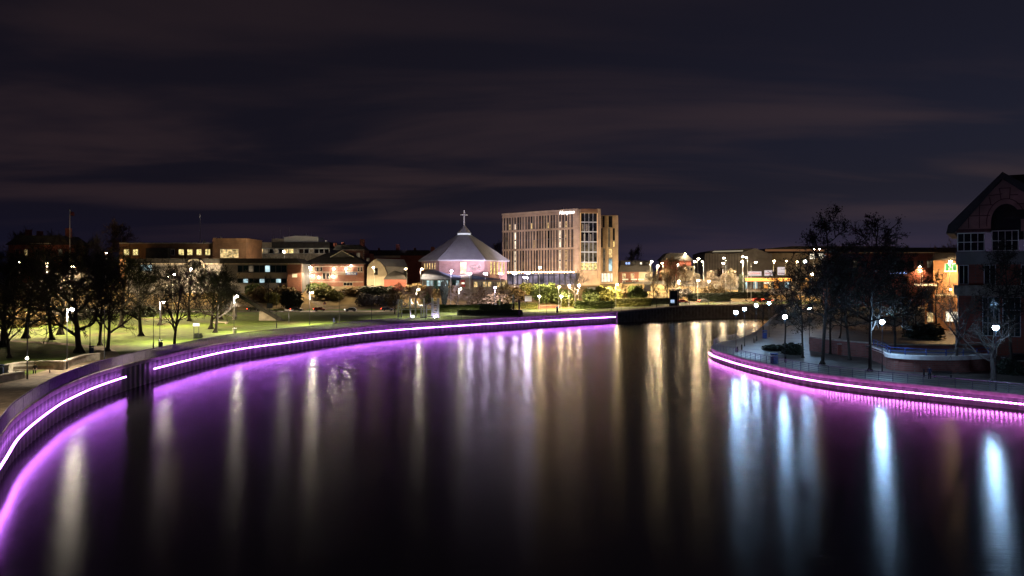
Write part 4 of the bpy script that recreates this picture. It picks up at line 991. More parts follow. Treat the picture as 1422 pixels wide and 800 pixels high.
# swooping annex
b = Bld('church_annex', 'low glazed annex with a swooping blue grey roof in front of the church', 'building', 583, 706, 334)
MB().hull([(b.x(584), b.z(388)), (b.x(640), b.z(388)), (b.x(640), b.z(383)), (b.x(622), b.z(380.5)), (b.x(609), b.z(376.5)), (b.x(600), b.z(374.2)), (b.x(592), b.z(376)), (b.x(586), b.z(381))], 0, 3.2).build('roof', BLUEROOF, b.r)
MB().hull([(b.x(655), b.z(388)), (b.x(706), b.z(389)), (b.x(690), b.z(387)), (b.x(672), b.z(385)), (b.x(656), b.z(382))], 0, 3.0).build('side_roof', BLUEROOF, b.r)
b.wall(586, 638, 388.2, BLUEGL, 2.6, y0=.4, name='glazed_wall'); b.wall(656, 704, 389.2, BEIGE, 2.4, y0=.4, name='side_wall')
for k in range(10):
    x0 = 587 + k * 5.1; b.win(x0, x0 + 4.6, 389.3, 397.5, (L_DIM, L_CYAN, L_CYAN, BLUEGL, L_CYAN, L_CYAN, L_CYAN, L_DIM, BLUEGL, L_CYAN)[k], STEEL, 1, y=.4)
for k in range(7):
    x0 = 658 + k * 6.4; b.win(x0, x0 + 5.4, 391, 399, (L_WARM, L_DIM, L_WARM, L_WARM, L_DIM, L_WARM, L_WARM)[k], STONE, 2, y=.4)
b.wall(638.5, 654.5, 381, BEIGE, 2.0, y0=.2, name='porch'); dr = b.band(640, 646, 389, 399, mat('red door paint', (.5, .05, .04), .5), 'door', 0, .19); dr['label'] = 'red entrance door'
b.win(640.5, 645.5, 391.5, 395, L_WHITE, STEEL, 1, y=-.02)

# ---------------- hotel
HA, HB_, HC, HD = Vector((-4.6, 390)), Vector((29.7, 360)), Vector((39.7, 361.5)), Vector((40.2, 373))
hz = h(20, 372)
REFLGL = glassy('glass with reflection tint', (.075, .055, .04), .2)  # lighter brown base colour stands in for reflection on the panes
ho = root('hotel', (HB_.x, HB_.y, hz), 'tall tan hotel with a glazed stair tower, vertical window strips and warm uplights', 'hotel')
L2 = lambda p: (p[0] - HB_.x, p[1] - HB_.y)
top = 43.1 - hz; wing = 40.7 - hz
back = [Vector((39, 396)), Vector((16, 416))]
MB().prism([L2(p) for p in (HA, HB_, HC, HD, *back)], -1, top).build('wall', BRICKH, ho)
MB().prism([L2(p) for p in (Vector((40.25, 366.2)), Vector((48.4, 366.2)), Vector((48.4, 392)), Vector((40.25, 392)))], -1, wing).build('wing_wall', BRICKH, ho)
u = (HB_ - HA).normalized(); n = Vector((u.y, -u.x)); LW = (HB_ - HA).length; O2 = L2(HA)
def hb(u0, u1, n0, n1, z0, z1): return MB().obox(O2, (u.x, u.y), (n.x, n.y), u0, u1, n0, n1, z0 - hz, z1 - hz)
for z in (41.2, 34.2, 25.2, 14.4): hb(0, LW, .02, .32, z, z + .75).build('string_course', BRICKH, ho)
hb(-.1, LW + .1, .02, .5, 42.5, 43.3).build('parapet', BRICKH, ho)
rnd = random.Random(5)
bands = [(35.0, 41.1), (26.0, 34.1), (15.2, 25.1)]
NS = 25; step = (LW - 3.2) / NS
lit = {(0, 2): L_WARM, (0, 4): L_WHITE, (0, 10): L_YELL, (0, 16): L_YELL, (0, 20): L_WHITE, (0, 22): L_WARM, (1, 1): L_DIM, (1, 4): L_WHITE, (1, 11): L_WARM, (1, 20): L_WHITE, (1, 22): L_WARM,
       (2, 4): L_WHITE, (2, 20): L_WHITE, (2, 22): L_WARM, (2, 13): L_DIM, (2, 7): L_DIM}
UPL = lens_mat('a', 150)
for bi, (z0, z1) in enumerate(bands):
    for k in range(NS):
        wd = step * (.42, .62, .5, .34)[(k + bi) % 4]; u0 = .9 + k * step + rnd.uniform(.05, .25)
        lm_ = lit.get((bi, k))
        fr = MB()
        for (p, q) in ((u0, u0 + .1), (u0 + wd - .1, u0 + wd)): fr.obox(O2, (u.x, u.y), (n.x, n.y), p, q, .02, .2, z0 - hz, z1 - hz)
        for zz in (z0, (z0 + z1) / 2 - .25, z1 - .15): fr.obox(O2, (u.x, u.y), (n.x, n.y), u0 + .1, u0 + wd - .1, .02, .16, zz - hz, zz + (.5 if zz == (z0 + z1) / 2 - .25 else .15) - hz)
        fo = fr.build('window', STEEL, ho)
        if lm_:
            za, zb = ((z0 + .1, (z0 + z1) / 2 - .25) if bi == 0 else ((z0 + .15, z1 - .2) if k in (4, 20, 22) else (z0 + .15, (z0 + z1) / 2 - .3)))
            hb(u0 + .12, u0 + wd - .12, .03, .13, za, zb).build('lit_pane', lm_, fo)
            if zb < z1 - 1: hb(u0 + .1, u0 + wd - .1, .02, .11, zb + .02, z1 - .15).build('pane', GLASS, fo)
        else: hb(u0 + .1, u0 + wd - .1, .02, .11, z0 + .1, z1 - .15).build('pane', REFLGL if (k * 7 + bi * 3) % 5 else GLASS, fo)
    for k in range(0, NS + 1): 
        up_ = .75 + k * step
        if bi == 2 and k < NS + 1:
            p = hb(up_ - .12, up_ + .12, .3, .62, 14.7, 15.0).build('uplight', UPL, ho)
for k in range(0, NS + 1, 1):
    up_ = .72 + k * step; hb(up_ - .16, up_ + .16, .02, .55, 15.25, 25.15).build('pier', BRICKH, ho)
# ground floor colonnade
hb(.3, LW - .2, .02, .12, 9.2, 14.2).build('glazed_base', emit('hotel lobby glow', (.75, .62, .8), .28, .8, .25), ho)
for k in range(15): hb(.4 + k * (LW - 1.4) / 14, .75 + k * (LW - 1.4) / 14, .13, .6, hz - 1, 14.3).build('column', STEEL, ho)
hb(-1, LW * .75, .62, 3.2, 13.2, 13.5).build('canopy', STEEL, ho)
# stair tower curtain wall (faces the river, slightly turned)
u2 = (HC - HB_).normalized(); n2 = Vector((u2.y, -u2.x)); O3 = (0.0, 0.0); L3 = (HC - HB_).length
tb = lambda a, b_, c, d, z0, z1: MB().obox(O3, (u2.x, u2.y), (n2.x, n2.y), a, b_, c, d, z0 - hz, z1 - hz)
tw = tb(1.0, L3 - 1.5, .02, .08, 15.6, 41.2).build('curtain_wall', GLASS, ho)
for k in range(5):
    q = 1.0 + (L3 - 2.5) * k / 4; tb(q - .09, q + .09, .08, .3, 15.6, 41.2).build('mullion', PALE, tw)
for z in (37.2, 32.9, 28.4, 23.8, 19.2): tb(1.1, L3 - 1.6, .08, .22, z - .25, z + .25).build('transom', PALE, tw)
for z0, z1, m_ in ((15.75, 18.8, L_YELL), (19.6, 23.4, L_DIM), (24.2, 28.0, L_DIM)): tb(1.1, L3 - 1.6, .085, .12, z0, z1).build('lit_pane', m_, tw)
for (q, z0) in ((1.6, 33.4), (3.4, 33.4), (5.2, 28.8), (2.4, 28.8)): tb(q, q + .8, .085, .12, z0, z0 + 3).build('curtain', mat('grey curtain', (.25, .22, .18)), tw)
tb(.0, .95, .02, .55, 14, 43.0).build('pier', BRICKH, ho); tb(L3 - 1.4, L3 + .1, .02, .9, 12, 43.2).build('corner_pier', BRICKH, ho)
tb(.96, L3 - 1.42, .02, .9, 41.3, 43.15).build('head_band', BRICKL, ho)
for q in (.85, L3 - 1.62): tb(q, q + .2, .56, .7, 15.6, 41.2).build('edge_light', emit('orange edge light', (1, .55, .22), .9), tw)
tb(.9, L3 - 1.5, .56, .7, 41.22, 41.45).build('edge_light', emit('orange edge light', (1, .55, .22), .9), tw)
# wing windows : offset slots
wx = lambda px: X_(px, 366.2) - HB_.x; wz = lambda py: Z_(py, 366.2) - hz; wy = 366.2 - HB_.y
def slot(px0, px1, p0, p1, pm):
    f = MB().box(wx(px0), wx(px1), wy - .12, wy - .01, wz(p1), wz(p0)).build('window', STEEL, ho)
    MB().box(wx(px0 + .35), wx(px1 - .35), wy - .16, wy - .04, wz(p1 - .5), wz(p0 + .5)).build('pane', pm, f)
for a in [(837, 839.6, 300, 316, GLASS), (845, 850.5, 300, 316, GLASS), (834.5, 837, 317, 343.5, GLASS), (844.5, 847, 317, 343.5, L_DIM), (851, 853.8, 317, 334, GLASS), (851, 853.8, 335, 343.5, L_YELL),
          (837.4, 840.4, 345, 377, L_DIM), (845, 850.4, 345, 358, L_WARM), (845, 850.4, 359, 377, L_CYAN), (835, 851, 379, 392, L_WHITE)]: slot(*a)
for px in (838, 842.5, 847): MB().box(wx(px), wx(px + .8), wy - .5, wy - .2, wz(392), wz(378.6)).build('column', BRICKH, ho)
# sign lettering
tc = bpy.data.curves.new('hotel_sign', 'FONT'); tc.body = 'Hampton'; tc.size = 2.35; tc.extrude = .08; tc.shear = .3; tc.space_character = .95
to = bpy.data.objects.new('tmp', tc); COL.objects.link(to); bpy.context.view_layer.update()
me = bpy.data.meshes.new_from_object(to.evaluated_get(bpy.context.evaluated_depsgraph_get())); bpy.data.objects.remove(to)
me.materials.clear(); me.materials.append(L_SIGN)
so = bpy.data.objects.new('lit_sign', me); COL.objects.link(so); so.parent = ho
us = LW - 10.4; so.location = (O2[0] + u.x * us + n.x * .62, O2[1] + u.y * us + n.y * .62, 38.9 + 2.2 - hz); so.rotation_euler = (R(90), 0, math.atan2(u.y, u.x))
so['label'] = 'white lit lettering at the top corner'
MB().tube((-6, 8, top), (-6, 8, top + 1.6), .06).build('antenna', PALE, ho)

# ---------------- buildings right of the hotel
b = Bld('brick_terrace', 'short terrace of lit red brick houses right of the hotel', 'houses', 860, 906, 376)
b.wall(860, 887, 377.5, BRICKR, 9); b.wall(887, 906, 377.5, BEIGE, 9, name='rendered_wall')
MB().hull([(b.x(859), b.z(377.6)), (b.x(907), b.z(377.6)), (b.x(905), b.z(369)), (b.x(861), b.z(369))], -.4, 9.2).build('roof', SLATE, b.r)
for k, px in enumerate((866.5, 878.3, 898)): b.win(px - 2.3, px + 2.3, 380, 386.5, (L_WARM, L_WARM, GLASS)[k], WHITE, 2)
for px in (868, 880, 890): b.band(px - 4, px + 4, 387.2, 389, WHITE, 'porch_roof', -1.2, 0)
for px in (866.5, 880): b.win(px - 2, px + 2, 390, 396, L_DIM, WHITE, 2)
b = Bld('blue_lit_block', 'low block with small blue lit windows above the brick terrace', 'building', 862, 905, 420)
b.wall(862, 905, 362, GREYCLAD, 8)
for px, m_ in ((870, L_BLUE), (873.5, L_BLUE), (880.5, L_DIM), (890, L_WHITE), (899, L_DIM)): b.win(px - 1.6, px + 1.6, 364, 367.5, m_, STEEL, 1)
b = Bld('dark_house', 'dark gabled house beyond the golden trees', 'house', 918, 962, 402)
b.wall(921, 960, 362, BRICKD, 12); MB().hull([(b.x(917), b.z(362)), (b.x(963), b.z(362)), (b.x(952), b.z(351.5)), (b.x(928), b.z(351.5))], -.5, 12).build('roof', SLATE, b.r)
b.wall(940, 961, 369.5, BEIGE, 3, y0=-4, name='bay_block')
for k in range(4): b.win(942 + k * 4.6, 945.6 + k * 4.6, 371.5, 377.5, GLASS, STONE, 1, y=-4)
b = Bld('grey_warehouse', 'large grey warehouse with a lit strip under a dark shallow roof', 'warehouse', 979, 1073, 440)
b.wall(979, 1031, 352, GREYCLAD, 30)
MB().hull([(b.x(1031), -1.5), (b.x(1072), -1.5), (b.x(1072), b.z(353)), (b.x(1049), b.z(345)), (b.x(1031), b.z(350.5))], -.2, 30).build('gable_wall', GREYCLAD, b.r)
MB().hull([(b.x(978), b.z(352)), (b.x(1031), b.z(350.6)), (b.x(1047), b.z(344.8)), (b.x(1032), b.z(345.6)), (b.x(990), b.z(348))], -.8, 30).build('roof', SLATE, b.r)
MB().hull([(b.x(988), b.z(350.3)), (b.x(1031), b.z(349.4)), (b.x(1031), b.z(347.6)), (b.x(991), b.z(348.6))], -1.1, -.85).build('roof_light_strip', emit('dim strip light', (1, .85, .6), .3), b.r)
for k in range(13): b.band(981 + k * 3.9, 981.4 + k * 3.9, 352.6, 384, SLATE, 'cladding_joint', -.08, -.01)
b.win(996, 1004, 372, 384, GLASS, STEEL, 2)
b = Bld('beige_warehouse', 'beige warehouse with an orange lit eaves line behind the alders', 'warehouse', 1062, 1240, 452)
b.wall(1070, 1240, 351.5, BEIGE, 25); MB().hull([(b.x(1060), b.z(351.4)), (b.x(1242), b.z(348)), (b.x(1242), b.z(342)), (b.x(1100), b.z(342)), (b.x(1062), b.z(345.5))], -2, 25).build('roof', SLATE, b.r)
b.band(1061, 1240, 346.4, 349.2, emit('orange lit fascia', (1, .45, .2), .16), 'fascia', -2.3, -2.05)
for px in (1124, 1136, 1150, 1163): b.win(px, px + 8, 352, 360, (L_WHITE, L_DIM, L_WARM, L_DIM)[int(px) % 4], STEEL, 3)
b = Bld('forecourt_shop', 'orange lit forecourt shop with pale sign panels on its roof edge', 'shop', 1030, 1098, 362)
b.wall(1030, 1098, 384, GREYCLAD, 10); b.band(1029, 1099, 383, 386, SLATE, 'canopy_edge', -4, 0)
b.band(1033, 1096, 386.2, 390.5, emit('orange soffit glow', (1, .40, .08), 3.0), 'lit_soffit', -3.6, -.1)
for k in range(9):
    b.win(1031 + k * 7.3, 1037.6 + k * 7.3, 391, 401, (L_CYAN, L_DIM, L_CYAN, L_DIM, L_ORANGE, L_WARM, L_ORANGE, L_DIM, L_CYAN)[k], STEEL, 1)
for x0, x1, t0 in ((1036, 1053.8, 377), (1058, 1069, 375.5), (1076, 1086, 371)):
    p = b.band(x0, x1, t0, 383 - (0 if t0 > 372 else 1), emit('pale lit panel', (1, .85, .83), .75 if t0 > 372 else .12), 'sign_panel', -3.8, -3.6)
    q = MB()
    for k in range(int((x1 - x0) / 1.4)): q.box(b.x(x0 + 1 + k * 1.3), b.x(x0 + 1.7 + k * 1.3), -3.85, -3.81, b.z(380.6 + (k % 2) * .5), b.z(378.8))
    q.build('lettering', mat('faded red lettering', (.35, .12, .14)), p)
for px in (1046, 1070): b.band(px - .5, px + .5, 386, 402, PALE, 'canopy_post', -3.4, -3.1)
b.win(1060, 1068, 391.5, 394.6, L_WHITE, STEEL, 1, y=-.2)
b = Bld('long_dark_store', 'long dark store with a small blue lit sign behind the alders', 'store', 1165, 1335, 300)
b.wall(1165, 1335, 351, BRICKD, 15); MB().hull([(b.x(1163), b.z(351)), (b.x(1337), b.z(351)), (b.x(1330), b.z(344)), (b.x(1170), b.z(344))], -1, 15).build('roof', SLATE, b.r)
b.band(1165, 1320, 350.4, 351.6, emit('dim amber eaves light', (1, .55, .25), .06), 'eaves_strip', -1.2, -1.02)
q = MB()
for k in range(10):
    x = 1234 + k * 2.6; q.box(b.x(x), b.x(x + (1.7 if k % 3 else 1.1)), -.3, -.12, b.z(380.6), b.z(377.6 + (k % 2) * .6))
o = q.build('lit_sign', L_BLUE, b.r)
for k in range(12): b.win(1170 + k * 13, 1178 + k * 13, 362, 372, (GLASS, L_DIM, GLASS, GLASS)[k % 4], STEEL, 2)
# left dark house with chimneys
b = Bld('dark_villa', 'dark villa with chimneys behind the park trees at the left edge', 'house', 10, 100, 345)
b.wall(12, 98, 340, BRICKD, 14); MB().hull([(b.x(8), b.z(340)), (b.x(102), b.z(340)), (b.x(84), b.z(327)), (b.x(26), b.z(327))], -.6, 14.5).build('roof', SLATE, b.r)
for px, pt in ((28, 318), (44, 320), (84.5, 316)): b.wall(px - 3, px + 3, pt, BRICKD, 2, 332, y0=5, name='chimney')
b.band(42, 72, 337.6, 339, STONE, 'parapet', -.8, -.62)
for k, px in enumerate((24, 36, 52, 68, 84)): b.win(px - 2.5, px + 2.5, 346, 356, (GLASS, L_WARM, GLASS, GLASS, L_DIM)[k], STONE, 2)
for k, px in enumerate((24, 36, 52, 68, 84)): b.win(px - 2.5, px + 2.5, 368, 378, (L_DIM, GLASS, L_DIM, GLASS, GLASS)[k], STONE, 2)
# orange house right
b = Bld('orange_brick_house', 'orange lit brick house with a pale lit window left of the gabled building', 'house', 1284, 1352, 215, rz=R(-29))
b.wall(1296, 1352, 362, BRICKL, 14); MB().hull([(b.x(1292), b.z(362)), (b.x(1356), b.z(362)), (b.x(1350), b.z(352)), (b.x(1298), b.z(352))], -.8, 14.6).build('roof', SLATE, b.r)
b.win(1312, 1328.5, 366, 377, L_GREEN, WHITE, 3, 1, label='green lit upper window'); b.win(1313, 1331, 432, 446, L_WHITE, WHITE, 3, 1, label='pale lit ground floor window')
b.win(1331, 1342, 366, 382, L_DIM, WHITE, 2)
b.wall(1284, 1300, 395, BRICKL, 10, y0=2, name='side_wing'); b.band(1270, 1302, 394.2, 397, WHITE, 'balcony_edge', -1.5, 1.9); b.win(1287, 1299, 434, 448, L_WARM, WHITE, 2, y=2)
b.band(1298, 1350, 408, 411, STONE, 'string_course', -.2, 0)
wl = MB().box(b.x(1320) - .2, b.x(1320) + .2, -.8, 0, b.z(401), b.z(399)).build('wall_lamp', STEEL, b.r); MB().ball((b.x(1320), -.9, b.z(402)), .22).build('lens', lens_mat('a', 260), wl)
# gabled building at the right
gY = 150.0; b = Bld('gabled_building', 'tall gabled brick building with an arched recess and white window bays', 'building', 1325, 1460, gY, RZ, R(-31), 142.5)
ax = 1392
b.wall(1341, 1362, 413.2, BRICKD, 2.2, y0=.3, name='brick_column'); b.wall(1422, 1443, 413.2, BRICKD, 2.2, y0=.3, name='brick_column')
b.wall(1330, 1512, 347.5, BRICKD, 22, y0=1.2)
wm = MB()
gl = [(1325, 319.5), (1325, 316), (ax, 243), (1459, 316), (1459, 319.5), (1420, 319.5), (1420, 306)] 
arcp = [(1397 + 21 * math.cos(R(a)), 306 - 26 * math.sin(R(a))) for a in range(0, 181, 12)]
front = [(1325, 319.6), (1376, 319.6)] + arcp[::-1] + [(1418, 319.6), (1512, 319.6), (1512, 316), (ax + 2, 244), (1325, 316)]
n_ = len(front); wm.v = [(b.x(p[0]), .6, b.z(p[1])) for p in front] + [(b.x(p[0]), 1.3, b.z(p[1])) for p in front]
wm.f = [tuple(range(n_)), tuple(range(2 * n_ - 1, n_ - 1, -1))] + [((i + 1) % n_, i, n_ + i, n_ + (i + 1) % n_) for i in range(n_)]
wm.build('gable_wall', PANEL, b.r)
MB().box(b.x(1370), b.x(1424), 1.9, 2.2, b.z(320), b.z(276)).build('recess', BLACKP, b.r)
jt = MB(); JM = mat('dark red joints', (.12, .045, .045), .9)
for a_, c_ in (((1345, 296), (1375, 296)), ((1357, 281), (1379, 281)), ((1372, 268), (1392, 266)), ((1360, 296), (1360, 281)), ((1345, 314), (1345, 298)), ((1376, 281), (1374, 270)), ((1402, 268), (1414, 268)), ((1412, 281), (1428, 281)), ((1360, 314), (1360, 297)), ((1387, 258), (1404, 258)), ((1388, 258), (1390, 274)), ((1403, 258), (1402, 274))):
    jt.tube((b.x(a_[0]), .6, b.z(a_[1])), (b.x(c_[0]), .6, b.z(c_[1])), .07, None, 4)
for rr in (27,): 
    pr = [(1397 + rr * math.cos(R(a)), 306 - (rr + 6) * math.sin(R(a))) for a in range(-10, 191, 10)]
    for p, q in zip(pr, pr[1:]): jt.tube((b.x(p[0]), .6, b.z(p[1])), (b.x(q[0]), .6, b.z(q[1])), .07, None, 4)
jt.build('panel_joint', JM, b.r)
MB().box(b.x(1328), b.x(1376), .45, .59, b.z(319.6), b.z(315)).build('frieze', JM, b.r)
rf = MB()
for s in (-1, 1):
    e = (ax - 78, 321) if s < 0 else (ax + 126, 321); t_ = (ax, 235.5)
    P = [(b.x(e[0]), b.z(e[1])), (b.x(e[0] - s * 3), b.z(e[1] - 8) + .55), (b.x(t_[0]), b.z(t_[1])), (b.x(t_[0]), b.z(t_[1] + 9)), (b.x(e[0] - s * 11), b.z(e[1]))]
    rf.hull(P if s < 0 else P[::-1], -.7, 24)
rf.build('roof', SLATE, b.r)
mr_ = MB(); x0, x1 = b.x(1394), b.x(1530)
for (ya, za, yb, zb) in ((-.3, b.z(300), 5, b.z(236)), (5, b.z(236), 22, b.z(322))): mr_.add([(x0, ya, za), (x1, ya, za), (x1, yb, zb), (x0, yb, zb), (x0, ya, za - .4), (x1, ya, za - .4), (x1, yb, zb - .4), (x0, yb, zb - .4)], [(0, 1, 2, 3), (7, 6, 5, 4), (0, 4, 5, 1), (1, 5, 6, 2), (2, 6, 7, 3), (3, 7, 4, 0)])
mr_.build('main_roof', SLATE, b.r)
b.win(1329, 1367.5, 320.5, 347.5, GLASS, WHITE, 4, 2, .16, y=.6); b.win(1377, 1415, 318, 347.5, GLASS, WHITE, 4, 2, .16, y=.9); b.win(1422, 1458, 320.5, 347.5, GLASS, WHITE, 4, 2, .16, y=.6)
b.band(1327, 1460, 348, 366.5, GREYCLAD, 'floor_band', .2, 1.15)
for px0, px1, nn in ((1331, 1345, 2), (1366, 1383, 2), (1418, 1424, 1), (1432, 1450, 2)): b.win(px0, px1, 367, 395.5, GLASS, PALE, nn, 1, .14, y=1.15)
b.band(1325, 1460, 396.5, 411.5, CONC, 'balcony_slab', -1.6, 1.1)
for px0, px1 in ((1364, 1388), (1392, 1418)): b.win(px0, px1, 413, 470, BLUEGL, PALE, 3, 3, .14, y=1.15)
b.band(1329.5, 1331, 413, 450, WHITE, 'downpipe', .9, 1.15)

# ------------------------------------------------------------------ planters and low walls on the right
def wall_ribbon(name, pts, thick, zb, zt, m, label, cat, capm=None, cap=.0, capw=.0, capname='coping'):
    O = Vector((pts[0][0], pts[0][1], zb)); r = root(name, O, label, cat)
    P = smooth(pts, 1.0); N = normals(P, 1)
    def rib(d0, d1, z0, z1):
        q = MB()
        for p, n in zip(P, N):
            for d, z in ((d0, z0), (d0, z1), (d1, z1), (d1, z0)): q.v.append((p.x + n.x * d - O.x, p.y + n.y * d - O.y, z - O.z))
        for i in range(len(P) - 1):
            for k in range(4):
                a = i * 4 + k; a2 = i * 4 + (k + 1) % 4; q.f.append((a, a2, a2 + 4, a + 4))
        e = len(q.v) - 4; q.f += [(3, 2, 1, 0), (e, e + 1, e + 2, e + 3)]
        return q
    rib(0, thick, zb - .5, zt).build('brickwork' if 'brick' in m.name else 'masonry', m, r)
    if capm: rib(-capw, thick + capw, zt, zt + cap).build(capname, capm, r)
    return r, P, N
pp = [tuple(G(px, py))[:2] for px, py in ((1228, 508), (1232, 513), (1255, 516), (1300, 518), (1345, 517), (1381, 514))]
r_, P, N = wall_ribbon('planter_wall', [(pp[0][0] + 2, pp[0][1] + 9)] + pp, .6, RZ, .05, BRICKP, 'curved brick planter wall with a thick pale coping', 'planter', WHITE, .62, .18)
MB().add([(p.x + n.x * .6 - r_.location.x, p.y + n.y * .6 - r_.location.y, .35 - RZ) for p, n in zip(P, N)] + [(p.x - r_.location.x + 3, p.y + 14 - r_.location.y, .35 - RZ) for p in P],
    [(i, i + 1, len(P) + i + 1, len(P) + i) for i in range(len(P) - 1)]).build('terrace_paving', mat('terrace paving', (.16, .13, .12)), r_)
rr_ = root('blue_railing', (P[0].x, P[0].y, .67), 'blue painted two bar railing standing on the pale planter coping', 'railing')
for i in range(0, len(P), 3):
    p = P[i] + N[i] * .3; MB().tube((p.x - P[0].x, p.y - P[0].y, 0), (p.x - P[0].x, p.y - P[0].y, 1.0), .07).build('post', BLUEP, rr_)
for z in (.5, 1.0):
    q = MB()
    for i in range(len(P) - 1):
        a = P[i] + N[i] * .3 - P[0]; c = P[i + 1] + N[i + 1] * .3 - P[0]; q.tube((a.x, a.y, z), (c.x, c.y, z), .055, None, 5, False)
    q.build('rail', BLUEP, rr_)
pts = [tuple(G(px, py))[:2] for px, py in ((1124, 487), (1150, 491), (1185, 495), (1222, 499))]
wall_ribbon('planter_wall', pts, .6, RZ, Z_(472, pts[1][1]), BRICKP, 'long straight brick planter wall behind the alders', 'planter', STONE, .22, .1)
pts = [tuple(G(px, py))[:2] for px, py in ((1384, 512), (1405, 511), (1440, 510))]
wall_ribbon('planter_wall', pts, .5, RZ, RZ + .9, BRICKP, 'low brick planter wall at the right edge', 'planter', CONC, .12, .06)
pts = [(60, 148), (80, 146), (100, 150)]
wall_ribbon('terrace_wall', pts, .5, RZ, .1, BRICKD, 'dark terrace wall below the gabled building', 'wall', CONC, .2, .1)

# ------------------------------------------------------------------ left bank furniture
def gp2(*a): return [tuple(G(px, py))[:2] for px, py in a]
wall_ribbon('seat_wall', gp2((12, 519), (22, 516), (45, 514), (88, 514)), .5, 0, 1.05, CONC, 'curved concrete seat wall behind the bench', 'wall', STONE, .14, .08)
wall_ribbon('seat_wall', gp2((88.5, 514), (105, 507), (122, 502), (139, 500)), .5, 0, .95, CONC, 'concrete wall stepping from the bench alcove up to the path junction', 'wall', STONE, .14, .08)
wall_ribbon('seat_wall', gp2((-14, 537), (0, 533), (20, 529), (34, 526.5)), .5, 0, .85, CONC, 'concrete wall at the front left of the bench alcove', 'wall', STONE, .14, .08)
wall_ribbon('seat_wall', gp2((11.5, 519), (14, 523), (22, 526), (33, 526)), .4, 0, .35, STONE, 'low curled kerb wall closing the left end of the bench alcove', 'wall', STONE, .1, .06)
def bench(loc, rz, label, m1=WOOD, w=2.2, back=True):
    r = root('bench', loc, label, 'bench', None, rz)
    q = MB()
    for k in range(4): q.box(-w / 2, w / 2, -.25 + k * .13, -.15 + k * .13, .42, .46)
    q.build('seat', m1, r)
    if back:
        q = MB()
        for k in range(3): q.box(-w / 2, w / 2, .28, .32, .55 + k * .13, .65 + k * .13)
        q.build('backrest', m1, r)
    for s in (-1, 1): MB().box(s * w * .42 - .04, s * w * .42 + .04, -.25, .3, -.05, .415).build('leg', STEEL, r)
    return r
gB = G(46, 518.5); bench((gB.x, gB.y, gB.z), R(20), 'slatted timber bench in the curved seat wall alcove, a person sitting on it', w=4.6)
gC = G(1309, 525); bench((gC.x, gC.y, gC.z), R(-12), 'dark bench on the right promenade in front of the curved planter', BLACKP, 2.6)
gD = G(55, 514); 
def seg_body(label, loc, rz, bones, radii, cloth, extra=None, legm=None):
    """one continuous skinned figure; bones = list of (name, parent, xyz)"""
    me = bpy.data.meshes.new('person'); idx = {}
    vs = []; es = []
    for nme, par, p in bones:
        idx[nme] = len(vs); vs.append(p)
        if par: es.append((idx[par], idx[nme]))
    me.from_pydata(vs, es, []); o = bpy.data.objects.new('person', me); COL.objects.link(o)
    md = o.modifiers.new('s', 'SKIN')
    for (nme, par, p), v in zip(bones, me.skin_vertices[0].data):
        v.radius = (radii[nme], radii[nme]); v.use_root = par is None
    sb_ = o.modifiers.new('d', 'SUBSURF'); sb_.levels = 2; sb_.render_levels = 2
    bpy.context.view_layer.update(); ev = o.evaluated_get(bpy.context.evaluated_depsgraph_get())
    nm = bpy.data.meshes.new_from_object(ev); o.modifiers.clear(); o.data = nm
    nm.materials.clear(); nm.materials.append(cloth); nm.materials.append(SKIN); nm.materials.append(legm or cloth)
    hz_ = [p for n0, _, p in bones if n0 == 'head'][0][2]
    for p in nm.polygons:
        c = p.center; p.use_smooth = True
        hand = any((c - Vector(q)).length < .13 for n0, _, q in bones if n0.startswith(('finger', 'hand')))
        p.material_index = 1 if (c.z > hz_ - .09 or hand) else 0
    o.location = loc; o.rotation_euler = (0, 0, rz)
    return o
